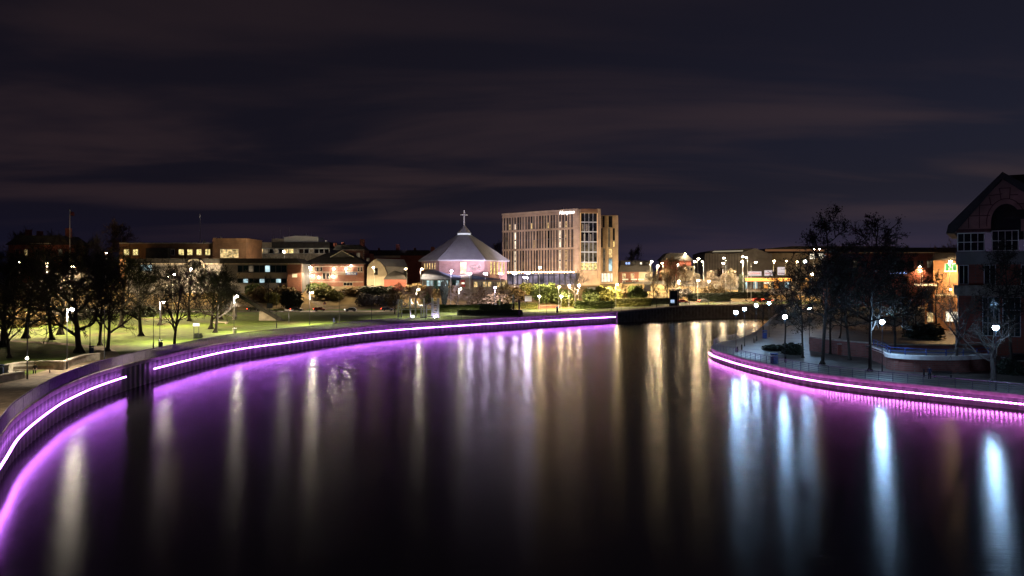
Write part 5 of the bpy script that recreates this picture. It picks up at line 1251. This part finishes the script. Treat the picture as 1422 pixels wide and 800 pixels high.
def figure(label, loc, rz, sit, cloth, legm):
    hipz = .5 if sit else .93
    B = [('pelvis', None, (0, 0, hipz)), ('waist', 'pelvis', (0, -.01, hipz + .18)), ('chest', 'waist', (0, -.03 if sit else 0, hipz + .4)), ('neckb', 'chest', (0, -.03 if sit else 0, hipz + .55)),
         ('neck', 'neckb', (0, -.04 if sit else 0, hipz + .62)), ('head', 'neck', (0, -.06 if sit else -.01, hipz + .70)), ('crown', 'head', (0, -.06 if sit else -.01, hipz + .81))]
    Rr = dict(pelvis=.155, waist=.14, chest=.165, neckb=.1, neck=.055, head=.095, crown=.075)
    for s, t in ((-1, 'l'), (1, 'r')):
        if sit:
            B += [('hip' + t, 'pelvis', (s * .1, -.08, hipz)), ('knee' + t, 'hip' + t, (s * .12, -.46, hipz + .02)), ('ank' + t, 'knee' + t, (s * .12, -.5, .09)), ('toe' + t, 'ank' + t, (s * .13, -.68, .05))]
            B += [('sh' + t, 'neckb', (s * .19, -.03, hipz + .5)), ('elb' + t, 'sh' + t, (s * .25, -.12, hipz + .24)), ('hand' + t, 'elb' + t, (s * .13, -.32, hipz + .13))]
        else:
            B += [('hip' + t, 'pelvis', (s * .1, 0, hipz - .08)), ('knee' + t, 'hip' + t, (s * .11, -.03 * s, .5)), ('ank' + t, 'knee' + t, (s * .11, .0, .09)), ('toe' + t, 'ank' + t, (s * .12, -.17, .05))]
            B += [('sh' + t, 'neckb', (s * .19, 0, hipz + .5)), ('elb' + t, 'sh' + t, (s * .25, .03, hipz + .22)), ('hand' + t, 'elb' + t, (s * .25, -.06, hipz - .02))]
        Rr.update({'hip' + t: .105, 'knee' + t: .07, 'ank' + t: .048, 'toe' + t: .045, 'sh' + t: .08, 'elb' + t: .052, 'hand' + t: .036})
        hp = Vector(B[-1][2])
        for k in range(5):
            d = Vector(((k - 2) * .014 * (1 if k else 1.8), -.055 if sit else -.01, -.02 if sit else -.06)) * (1 if k in (1, 2, 3) else .8)
            a = hp + d; c = a + d * .7 + Vector((0, 0, -.015))
            B += [('finger%s%da' % (t, k), 'hand' + t, tuple(a)), ('finger%s%db' % (t, k), 'finger%s%da' % (t, k), tuple(c))]
            Rr['finger%s%da' % (t, k)] = .012; Rr['finger%s%db' % (t, k)] = .009
    o = seg_body(label, loc, rz, B, Rr, cloth)
    tag(o, label, 'person')
    hc = Vector([p for n0, _, p in B if n0 == 'crown'][0])
    hair = MB().ball((hc.x, hc.y + .025, hc.z + .0), .092, .1, .085, 10, 7); hair.build('hair', HAIR, o, True)
    fc = MB(); fc.ball((hc.x, hc.y - .105, hc.z - .08), .014, .02, .022)
    for s in (-1, 1): fc.ball((hc.x + s * .095, hc.y + .01, hc.z - .08), .012, .022, .032)
    fc.build('face_features', SKIN, o, True)
    ey = MB()
    for s in (-1, 1): ey.ball((hc.x + s * .034, hc.y - .088, hc.z - .055), .011)
    ey.build('eyes', BLACKP, o)
    # trousers: a second skin just outside the legs
    tr = MB(); bp_ = {n0: Vector(p) for n0, _, p in B}
    for t in 'lr':
        tr.tube(bp_['hip' + t], bp_['knee' + t], .118, .085, 10, True); tr.tube(bp_['knee' + t], bp_['ank' + t], .083, .062, 10, True)
    tr.build('trousers', legm, o, True)
    return o
figure('person in dark clothing sitting on the timber bench', (gB.x + .35, gB.y - .1, gB.z - .03), R(20), True, CLOTHD, BLACKP)
gE = G(1291, 527); figure('person standing at the railing beside the dark bench, dark blue coat', (gE.x, gE.y, gE.z), R(160), False, CLOTHB, BLACKP)
def bin_(px, pb, label, m=NAVY, hgt=1.25, w=.75):
    g = G(px, pb); r = root('litter_bin', g, label, 'bin')
    MB().prism([(w / 2 * math.cos(a), w / 2 * math.sin(a)) for a in [k * math.pi / 4 + .39 for k in range(8)]], 0, hgt * .72).build('body', m, r)
    MB().prism([(w * .54 * math.cos(a), w * .54 * math.sin(a)) for a in [k * math.pi / 4 + .39 for k in range(8)]], hgt * .86, hgt).build('lid', m, r)
    for k in range(4): MB().tube((w * .4 * math.cos(k * 1.57 + .8), w * .4 * math.sin(k * 1.57 + .8), hgt * .7), (w * .4 * math.cos(k * 1.57 + .8), w * .4 * math.sin(k * 1.57 + .8), hgt * .88), .03).build('lid_post', STEEL, r)
for a in [(127, 491, 'blue litter bin left of the path junction beside an unlit post'), (223, 482, 'blue litter bin at the foot of the second lit lamp post'), (326, 463.5, 'pale litter bin at the foot of the lamp in front of the ramp'),
          (464, 448, 'dark litter bin beside the tall unlit post near the bank footpath'), (1, 520, 'dark blue bin at the left edge of the picture'), ]:
    bin_(a[0], a[1], a[2], PALE if 'pale' in a[2] else NAVY)
bin_(1075, 505, 'large blue bin standing behind the right railing near the small alder', BLUEP, 1.7, 1.2); bin_(1062, 470, 'dark blue bin far back on the right promenade path', BLUEP, 1.9, 1.1)
for px, pb, label in ((1024, 489, 'bollard just left of the cool lamp nearest the tip'), (1030, 486, 'bollard just right of the cool lamp nearest the tip'), (1047, 476, 'bollard below the third cool lamp'), (1051, 473, 'bollard beside the far blue bin'), (1091, 504, 'bollard at the foot of the lamp above the blue bin'), (1283, 523, 'short post left of the standing person')):
    g = G(px, pb); r = root('bollard', g, label, 'bollard'); MB().tube((0, 0, 0), (0, 0, 1.0), .13, .12, 10).build('shaft', BLACKP, r); MB().ball((0, 0, 1.0), .13, None, .1, 10, 5).build('cap', BLACKP, r)
def board(px, pb, pt, wpx, hpx, label, face=WHITE, name='notice_board', posts=2, writing=True, Y=None, frame=STEEL):
    g = GY(px, Y) if Y else G(px, pb); s = g.y / F; top_ = Z_(pt, g.y) - g.z; w = wpx * s; hh = hpx * s
    r = root(name, g, label, 'sign')
    for k in range(posts):
        q = 0 if posts == 1 else (-w * .38 + k * w * .76); MB().tube((q, .06, -.2), (q, .06, top_ - hh * .3), .06).build('post', frame, r)
    pl = MB().box(-w / 2, w / 2, -.05, 0, top_ - hh, top_).build('panel', face, r)
    f = MB(); f.box(-w / 2 - .06, w / 2 + .06, -.06, .02, top_, top_ + .07); f.box(-w / 2 - .06, w / 2 + .06, -.06, .02, top_ - hh - .07, top_ - hh); f.build('frame', frame, r)
    if writing:
        q = MB()
        for k in range(3):
            for j in range(6): q.box(-w * .38 + j * w * .13, -w * .38 + j * w * .13 + w * (.09 if (j + k) % 3 else .06), -.062, -.052, top_ - hh * (.25 + .22 * k) - hh * .06, top_ - hh * (.25 + .22 * k))
        q.build('printing', mat('grey printing', (.35, .35, .37)), pl)
    return r
board(733.5, 429, 411, 9.5, 7.5, 'white rectangular notice board on posts left of the green shrub'); board(821, 421, 399, 11.5, 12, 'tall framed pale notice board right of the forked tree')
board(899, 417, 395, 8.5, 9.5, 'pale notice board with a dark lower half beside the golden trees'); board(994, 412, 395, 7, 6, 'small white board below the grey warehouse')
board(272.5, 472, 449, 9, 4, 'low pale sign on two dark posts behind the railing', PALE, writing=False); board(374.5, 443, 421.5, 8, 6.5, 'dark sign board at the foot of the ramp', NAVY, posts=1, writing=False)
def tpost(px, pb, pt, wpx, label):
    g = G(px, pb); s = g.y / F; H = Z_(pt, g.y) - g.z; r = root('flat_topped_post', g, label, 'post')
    MB().tube((0, 0, -.2), (0, 0, H), .1, .09).build('post', STEEL, r); MB().box(-wpx * s / 2, wpx * s / 2, -.5, .5, H, H + .12).build('top_board', PALE, r)
tpost(401, 449, 431, 11, 'flat topped post on the grass left of the bank footpath lamp'); tpost(956, 421, 397, 11, 'tall flat topped post on the quay between two hedges')
g = GY(451, 300); r = root('road_sign', g, 'triangular red edged road sign beside the far pavement', 'road sign')
MB().tube((0, 0, -.2), (0, 0, 3.4), .05).build('post', PALE, r); MB().hull([(-.65, 2.4), (.65, 2.4), (0, 3.5)], -.12, -.06).build('plate', mat('red sign face', (.5, .04, .03)), r); MB().hull([(-.36, 2.56), (.36, 2.56), (0, 3.18)], -.14, -.121).build('centre', WHITE, r)
# black sign posts near the church bank
for px, pt, pb, label in ((694, 415, 434, 'black post with a pale upright panel right of the small trees'), (713, 409, 436, 'tall black totem with a pale upper panel'), (721, 416, 441, 'plain thick black post beside the promenade barrier')):
    g = G(px, pb); H = Z_(pt, g.y) - g.z; r = root('totem_post', g, label, 'totem'); MB().box(-.3, .3, -.2, .2, -.2, H).build('column', BLACKP, r)
    if 'pale' in label: MB().box(-.35, .2, -.26, -.2, H * .55, H * .97).build('panel', WHITE, r)
g = G(774, 434); r = root('litter_bin', g, 'dark pillar bin with a pale blue domed lid on the far promenade', 'bin'); MB().tube((0, 0, 0), (0, 0, 1.7), .38, .34, 10).build('body', BLACKP, r); MB().ball((0, 0, 1.8), .6, None, .4, 10, 6).build('lid', mat('pale violet lid', (.4, .4, .7)), r)
# low red wall
a_, c_ = GY(748, 312), GY(778, 316); wall_ribbon('low_wall', [tuple(a_)[:2], tuple(c_)[:2]], .4, min(a_.z, c_.z), max(a_.z, c_.z) + 1.0, BRICKR, 'low red brick wall under the green shrub', 'wall', STONE, .12, .05)
# lattice sculpture
g = G(552, 441); s = g.y / F; r = root('lattice_sculpture', g, 'white lattice gate sculpture with a square tower at its right end', 'sculpture')
q = lambda px: (px - 552) * s; zt_ = lambda py: Z_(py, g.y) - g.z
WP = mat('violet white paint', (.62, .58, .72), .5, .1)
for px, pt in ((553, 416), (557.5, 416), (569.5, 413), (577, 416), (585, 425), (588.5, 414), (592, 424)):
    MB().box(q(px) - .22, q(px) + .22, -.2, .2, -.2, zt_(pt)).build('post', WP, r)
lt = MB()
for a, c in (((556, 417), (566, 423)), ((566, 423), (569, 418)), ((570, 419), (577, 425)), ((577, 425), (588, 424)), ((588, 425), (600, 421)), ((553, 426), (570, 424)), ((578, 418), (586, 430)), ((553, 430), (600, 430)), ((560, 430), (566, 422))):
    lt.tube((q(a[0]), 0, zt_(a[1])), (q(c[0]), 0, zt_(c[1])), .13, None, 5)
lt.build('brace', WP, r)
for px in (600.5, 608.5): MB().box(q(px) - .35, q(px) + .35, -.3, .3, -.2, zt_(414)).build('tower_post', WP, r)
tl = MB()
for k in range(9): tl.box(q(600.5) + .35, q(608.5) - .35, -.12, .12, zt_(438 - k * 2.4), zt_(437 - k * 2.4))
tl.build('tower_lattice', WP, r)
MB().ball((q(573), .5, .3), .3).build('ground_light', lens_mat('v', 110), r); MB().ball((q(604.5), -1.2, .25), .25).build('ground_light', lens_mat('v', 90), r)
# ramp
g = G(391, 446); s = g.y / F; r = root('footbridge_ramp', g, 'dark sloping footbridge ramp coming down to the lawn', 'ramp')
A = Vector((0, 0, .2)); Bv = Vector(((300 - 391) * s, 7, Z_(398, g.y) - g.z)); d = Bv - A
dk = MB(); w_ = Vector((0, 2.4, 0)); 
def slab(p, q2, z0, z1, y0, y1): return MB().add([(p.x, y0, p.z + z0), (q2.x, y0 + (q2.y - p.y), q2.z + z0), (q2.x, y1 + (q2.y - p.y), q2.z + z0), (p.x, y1, p.z + z0), (p.x, y0, p.z + z1), (q2.x, y0 + (q2.y - p.y), q2.z + z1), (q2.x, y1 + (q2.y - p.y), q2.z + z1), (p.x, y1, p.z + z1)],
    [(0, 3, 2, 1), (4, 5, 6, 7), (0, 1, 5, 4), (1, 2, 6, 5), (2, 3, 7, 6), (3, 0, 4, 7)])
slab(A, Bv, -.5, 0, 0, 2.4).build('deck', CONC, r); slab(A, Bv, -.7, .35, -.2, -.01).build('side_beam', BLACKP, r)
rl = MB()
for z in (.75, 1.15): rl.tube((A.x, -.1, A.z + z), (Bv.x, Bv.y - .1, Bv.z + z), .05, None, 5)
rl.build('handrail', STEEL, r)
for k in range(13):
    p = A.lerp(Bv, k / 12); MB().tube((p.x, p.y - .1, p.z + .3), (p.x, p.y - .1, p.z + 1.15), .045).build('post', STEEL, r)
p = A.lerp(Bv, .33); MB().hull([(p.x - 1.2, -.4), (p.x + 4.2, -.4), (p.x + 3.2, p.z - 1.6), (p.x - 1.0, p.z - .75)], p.y + .3, p.y + 2.2).build('abutment', STONE, r)
p = A.lerp(Bv, .85); MB().box(p.x - .4, p.x + .4, p.y + .5, p.y + 1.8, -.5, p.z - .5).build('support_pier', CONC, r)
g = G(307, 450); r = root('stone_bench', g, 'dark stone block bench under the tree beside the ramp', 'bench'); MB().box(-2, 2, -.4, .4, .35, .6).build('seat', CONC, r); MB().box(-1.7, -1.1, -.35, .35, -.1, .35).build('leg', CONC, r); MB().box(1.1, 1.7, -.35, .35, -.1, .35).build('leg', CONC, r)
# flagpoles
for px, pt, Y, label in ((97, 292, 330, 'slim white flagpole with a small flag above the park trees'), (278, 296, 372, 'plain white mast rising behind the long brick block')):
    g = GY(px, Y); H = Z_(pt, Y) - g.z; r = root('flagpole', g, label, 'flagpole'); MB().tube((0, 0, 0), (0, 0, H), .2, .12, 8).build('pole', WHITE, r); MB().ball((0, 0, H), .2).build('finial', WHITE, r)
    if 'flag ' in label + ' ' and 'small' in label:
        f = MB(); 
        for k in range(6): f.v += [(.15 + k * .32, .12 * math.sin(k * 1.3), H - .5 - k * .05), (.15 + k * .32, .12 * math.sin(k * 1.3), H - 2.1 - k * .08)]
        f.f = [(2 * k, 2 * k + 2, 2 * k + 3, 2 * k + 1) for k in range(5)]; f.build('flag', mat('dull red flag', (.18, .04, .06)), r)
# shelter on the quay
g = G(936, 425); r = root('shelter', g, 'small dark shelter with a blue lit panel beside the golden trees', 'shelter')
s = g.y / F; H = Z_(403, g.y) - g.z
for x in (-1.6, 1.6): MB().box(x - .22, x + .22, -.2, .2, -.1, H).build('post', BLACKP, r)
MB().box(-2.0, 2.0, -.8, .9, H, H + .25).build('roof', BLACKP, r); MB().box(-1.3, .2, .1, .2, 1.1, 2.4).build('lit_panel', emit('pale blue panel', (.5, .7, 1), .8), r); MB().box(-1.3, 1.35, .25, .35, 0, H - .2).build('back_panel', BLUEGL, r)

# ------------------------------------------------------------------ vehicles
PAINT = {k: mat(k + ' car paint', c, .3, .05, 1) for k, c in (('white', (.7, .7, .7)), ('silver', (.4, .41, .43)), ('black', (.015, .015, .018)), ('red', (.35, .03, .03)), ('blue', (.04, .07, .2)), ('grey', (.14, .14, .15)))}
def vehicle(g, rz, label, paint, kind='car', lights=''):
    r = root('parked_van' if kind == 'van' else 'car', g, label, kind, 'vehicles in the far car park and road', rz)
    van = kind == 'van'; L, W, Hh = (5.4, 2.0, 2.3) if van else (4.3, 1.76, 1.45)
    prof = [(-L / 2, .35), (-L / 2, .95), (-L / 2 + .1, 2.2), (-L / 2 + .4, Hh), (L / 2 - 1.6, Hh), (L / 2 - .85, 1.25), (L / 2 - .05, 1.05), (L / 2, .4)] if van else \
           [(-L / 2, .35), (-L / 2, .8), (-L / 2 + .15, .95), (-L / 2 + .75, Hh - .05), (-L / 2 + 1.3, Hh), (.35, Hh), (L / 2 - 1.15, .95), (L / 2 - .1, .78), (L / 2, .38)]
    q = MB(); q.hull(prof, -W / 2, W / 2); bd = q.build('body', paint, r)
    bv = bd.modifiers.new('soft', 'BEVEL'); bv.width = .07; bv.segments = 2
    for s in (-1, 1):
        y = s * (W / 2 + .004); a, c = (y, y + s * .012)
        gl = MB().hull([(L / 2 - 2.4, 1.2), (L / 2 - 1.0, 1.2), (L / 2 - 1.65, Hh - .25), (L / 2 - 2.4, Hh - .25)] if van else [(-L / 2 + .75, .93), (L / 2 - 1.3, .95), (.3, Hh - .12), (-L / 2 + 1.25, Hh - .12)], min(a, c), max(a, c)); gl.build('side_window', GLASS, r)
    ws = MB()
    if van: ws.add([(L / 2 - 1.53, -W * .42, Hh - .12), (L / 2 - .9, -W * .42, 1.35), (L / 2 - .9, W * .42, 1.35), (L / 2 - 1.53, W * .42, Hh - .12)], [(0, 1, 2, 3)])
    else: ws.add([(.42, -W * .42, Hh - .02), (L / 2 - 1.2, -W * .42, 1.02), (L / 2 - 1.2, W * .42, 1.02), (.42, W * .42, Hh - .02)], [(0, 1, 2, 3)])
    ws.build('windscreen', GLASS, r)
    for x in (-L * .31, L * .31):
        for s in (-1, 1):
            w0 = MB().tube((x, s * (W / 2 - .18), .32), (x, s * (W / 2 + .02), .32), .32, None, 14).build('wheel', TYRE, r)
            MB().tube((x, s * (W / 2 + .021), .32), (x, s * (W / 2 + .035), .32), .19, None, 10).build('rim', PALE, w0)
    for s in (-1, 1):
        MB().box(L / 2 - .06, L / 2 + .02, s * W * .36 - .18, s * W * .36 + .18, .62, .8).build('headlight', L_HEAD if 'h' in lights else PALE, r)
        MB().box(-L / 2 - .03, -L / 2 + .05, s * W * .38 - .16, s * W * .38 + .16, .72, .92).build('tail_light', L_RED if 't' in lights else mat('red lens', (.3, .02, .02), .3), r)
for px, Y, rz, kind, p, lab in [(511, 334, 0, 'van', 'white', 'white van parked below the red brick house right of the pavilion'), (500, 334, .1, 'car', 'white', 'white car parked just left of the white van'), (489, 336, 0, 'car', 'black', 'black car parked at the pavilion right corner'),
        (481, 334, .0, 'car', 'silver', 'silver car parked below the blue pavilion sign'), (462, 334, .1, 'car', 'blue', 'blue car parked under the brightest pavilion floodlight'), (452, 335, 0, 'car', 'silver', 'silver car parked left of the blue one at the pavilion'), (433, 334, .2, 'car', 'black', 'black car parked at the left end of the pavilion'),
        (552, 338, 0, 'car', 'red', 'red car parked at the stone hall porch')]:
    vehicle(GY(px, Y), rz, lab, PAINT[p], kind)
for px, dy, rz, p, li, lab in [(318, 2.2, 0, 'red', 't', 'red car on the far road seen under the ramp'), (352, 2.2, 0, 'black', 't', 'black car on the far road right of the ramp stone end'), (412, 2.4, 0, 'grey', 't', 'grey car on the far road below the rusty shrubs'), (444, 2.4, 0, 'red', 't', 'red car on the far road behind the bank footpath lamp'),
        (487, -2.2, math.pi, 'silver', 'h', 'silver car with headlamps on, right of the tall unlit post'), (538, 2.2, 0, 'blue', 't', 'blue car on the far road left of the lattice sculpture'),
        (948, 2, .1, 'red', 't', 'red car on the far road right of the shelter'), (978, 2, .1, 'grey', 't', 'grey car on the far road below the pair of tall lamps'), (1052, 2, .15, 'red', 't', 'red car in front of the forecourt shop left end'),
        (1066, 2, .15, 'black', 't', 'black car in front of the forecourt shop middle'), (1079, -2, .15, 'silver', 't', 'silver car in front of the forecourt shop right end'), (62, 2, 0, 'black', 't', 'black car on the far road behind the leaning tree'), (130, -2.2, math.pi, 'silver', 'h', 'silver car with headlamps on behind the spreading tree')]:
    # find the road centre under this pixel
    best = min(smooth(ROADP, 1.0), key=lambda q: abs(q.x / q.y - (px - CX) / F))
    y = best.y + dy; vehicle(Vector((X_(px, y), y, h(X_(px, y), y) + .04)), rz, lab, PAINT[p], 'car', li)
g = G(1412, 503); vehicle(g, R(170), 'dark parked car with reddish glints behind the low wall at the right edge', PAINT['black'])

# ------------------------------------------------------------------ sky, moonlight, camera
w = bpy.data.worlds.new('World'); SC.world = w; w.use_nodes = True
nt = w.node_tree; nt.nodes.clear()
out = nt.nodes.new('ShaderNodeOutputWorld')
sky = nt.nodes.new('ShaderNodeTexSky'); sky.sky_type = 'NISHITA'; sky.sun_disc = False; sky.sun_elevation = R(-4); sky.sun_rotation = R(60)
bg1 = nt.nodes.new('ShaderNodeBackground'); bg1.inputs['Strength'].default_value = 0.05; nt.links.new(sky.outputs[0], bg1.inputs['Color'])
tc = nt.nodes.new('ShaderNodeTexCoord'); sx = nt.nodes.new('ShaderNodeSeparateXYZ'); nt.links.new(tc.outputs['Generated'], sx.inputs[0])
def mth(op, a, b=None, c=None):
    n = nt.nodes.new('ShaderNodeMath'); n.operation = op
    for i, v in enumerate((a, b, c)):
        if v is None: continue
        if isinstance(v, (int, float)): n.inputs[i].default_value = v
        else: nt.links.new(v, n.inputs[i])
    return n.outputs[0]
def mrange(v, a, b, c, d):
    n = nt.nodes.new('ShaderNodeMapRange'); n.interpolation_type = 'SMOOTHSTEP'
    for i, k in enumerate((a, b, c, d)): n.inputs[i + 1].default_value = k
    nt.links.new(v, n.inputs[0]); return n.outputs[0]
X, Y, Z = sx.outputs
zz = mth('ADD', mth('MAXIMUM', Z, 0.0), 0.12)
cv = nt.nodes.new('ShaderNodeCombineXYZ'); nt.links.new(mth('DIVIDE', X, zz), cv.inputs[0]); nt.links.new(mth('MULTIPLY', mth('DIVIDE', Y, zz), 2.2), cv.inputs[1])
n1 = nt.nodes.new('ShaderNodeTexNoise'); n1.inputs['Scale'].default_value = 0.42; n1.inputs['Detail'].default_value = 5; n1.inputs['Roughness'].default_value = .5; n1.inputs['Distortion'].default_value = .4
nt.links.new(cv.outputs[0], n1.inputs['Vector'])
cl = mrange(n1.outputs['Fac'], .43, .62, 0, 1)
def mixc(f, a, b):
    n = nt.nodes.new('ShaderNodeMix'); n.data_type = 'RGBA'
    if isinstance(f, float): n.inputs['Factor'].default_value = f
    else: nt.links.new(f, n.inputs['Factor'])
    for k, v in (('A', a), ('B', b)):
        if isinstance(v, tuple): n.inputs[k].default_value = (*v, 1)
        else: nt.links.new(v, n.inputs[k])
    return n.outputs['Result']
side = mrange(X, -.35, .6, 0, 1)          # town glow is stronger on the right
clear = mixc(side, (.0056, .0048, .0104), (.0075, .0078, .0200))
cloud = mixc(side, (.0210, .0128, .0168), (.0290, .0186, .0268))
low = mrange(Z, .0, .11, 1, 0)
horiz = mixc(side, (.0056, .0060, .0175), (.024, .025, .060))
colr = mixc(mth('MULTIPLY', cl, .95), clear, cloud)
colr = mixc(mth('MULTIPLY', low, .8), colr, horiz)
hi = mrange(Z, .12, .32, 0, 1)
colr = mixc(mth('MULTIPLY', hi, .45), colr, (.0066, .0046, .0066))
bg2 = nt.nodes.new('ShaderNodeBackground'); nt.links.new(colr, bg2.inputs['Color']); bg2.inputs['Strength'].default_value = 1.0
ad = nt.nodes.new('ShaderNodeAddShader'); nt.links.new(bg1.outputs[0], ad.inputs[0]); nt.links.new(bg2.outputs[0], ad.inputs[1]); nt.links.new(ad.outputs[0], out.inputs['Surface'])
sl = bpy.data.lights.new('moon', 'SUN'); sl.energy = 0.012; sl.angle = R(.5); sl.color = (.85, .9, 1)
so = bpy.data.objects.new('moon', sl); COL.objects.link(so); so.rotation_euler = (R(50), 0, R(-60))
cam = bpy.data.cameras.new('camera'); co = bpy.data.objects.new('camera', cam); COL.objects.link(co); SC.camera = co
cam.sensor_width = 36; cam.lens = F / 1422 * 36; cam.shift_y = -(400 - HZ) / 1422; cam.clip_end = 6000; cam.clip_start = .5
co.location = (0, 0, CZ); co.rotation_euler = (R(90), 0, 0)
SC.view_settings.view_transform = 'Standard'; SC.view_settings.look = 'None'; SC.view_settings.exposure = 0; SC.view_settings.gamma = 1
SC.render.engine = 'CYCLES'
cy_ = SC.cycles; cy_.use_denoising = True; cy_.denoiser = 'OPENIMAGEDENOISE'; cy_.max_bounces = 4; cy_.diffuse_bounces = 2; cy_.glossy_bounces = 3; cy_.transmission_bounces = 2
cy_.sample_clamp_indirect = 4; cy_.sample_clamp_direct = 0; cy_.use_light_tree = True; cy_.caustics_reflective = False; cy_.caustics_refractive = False
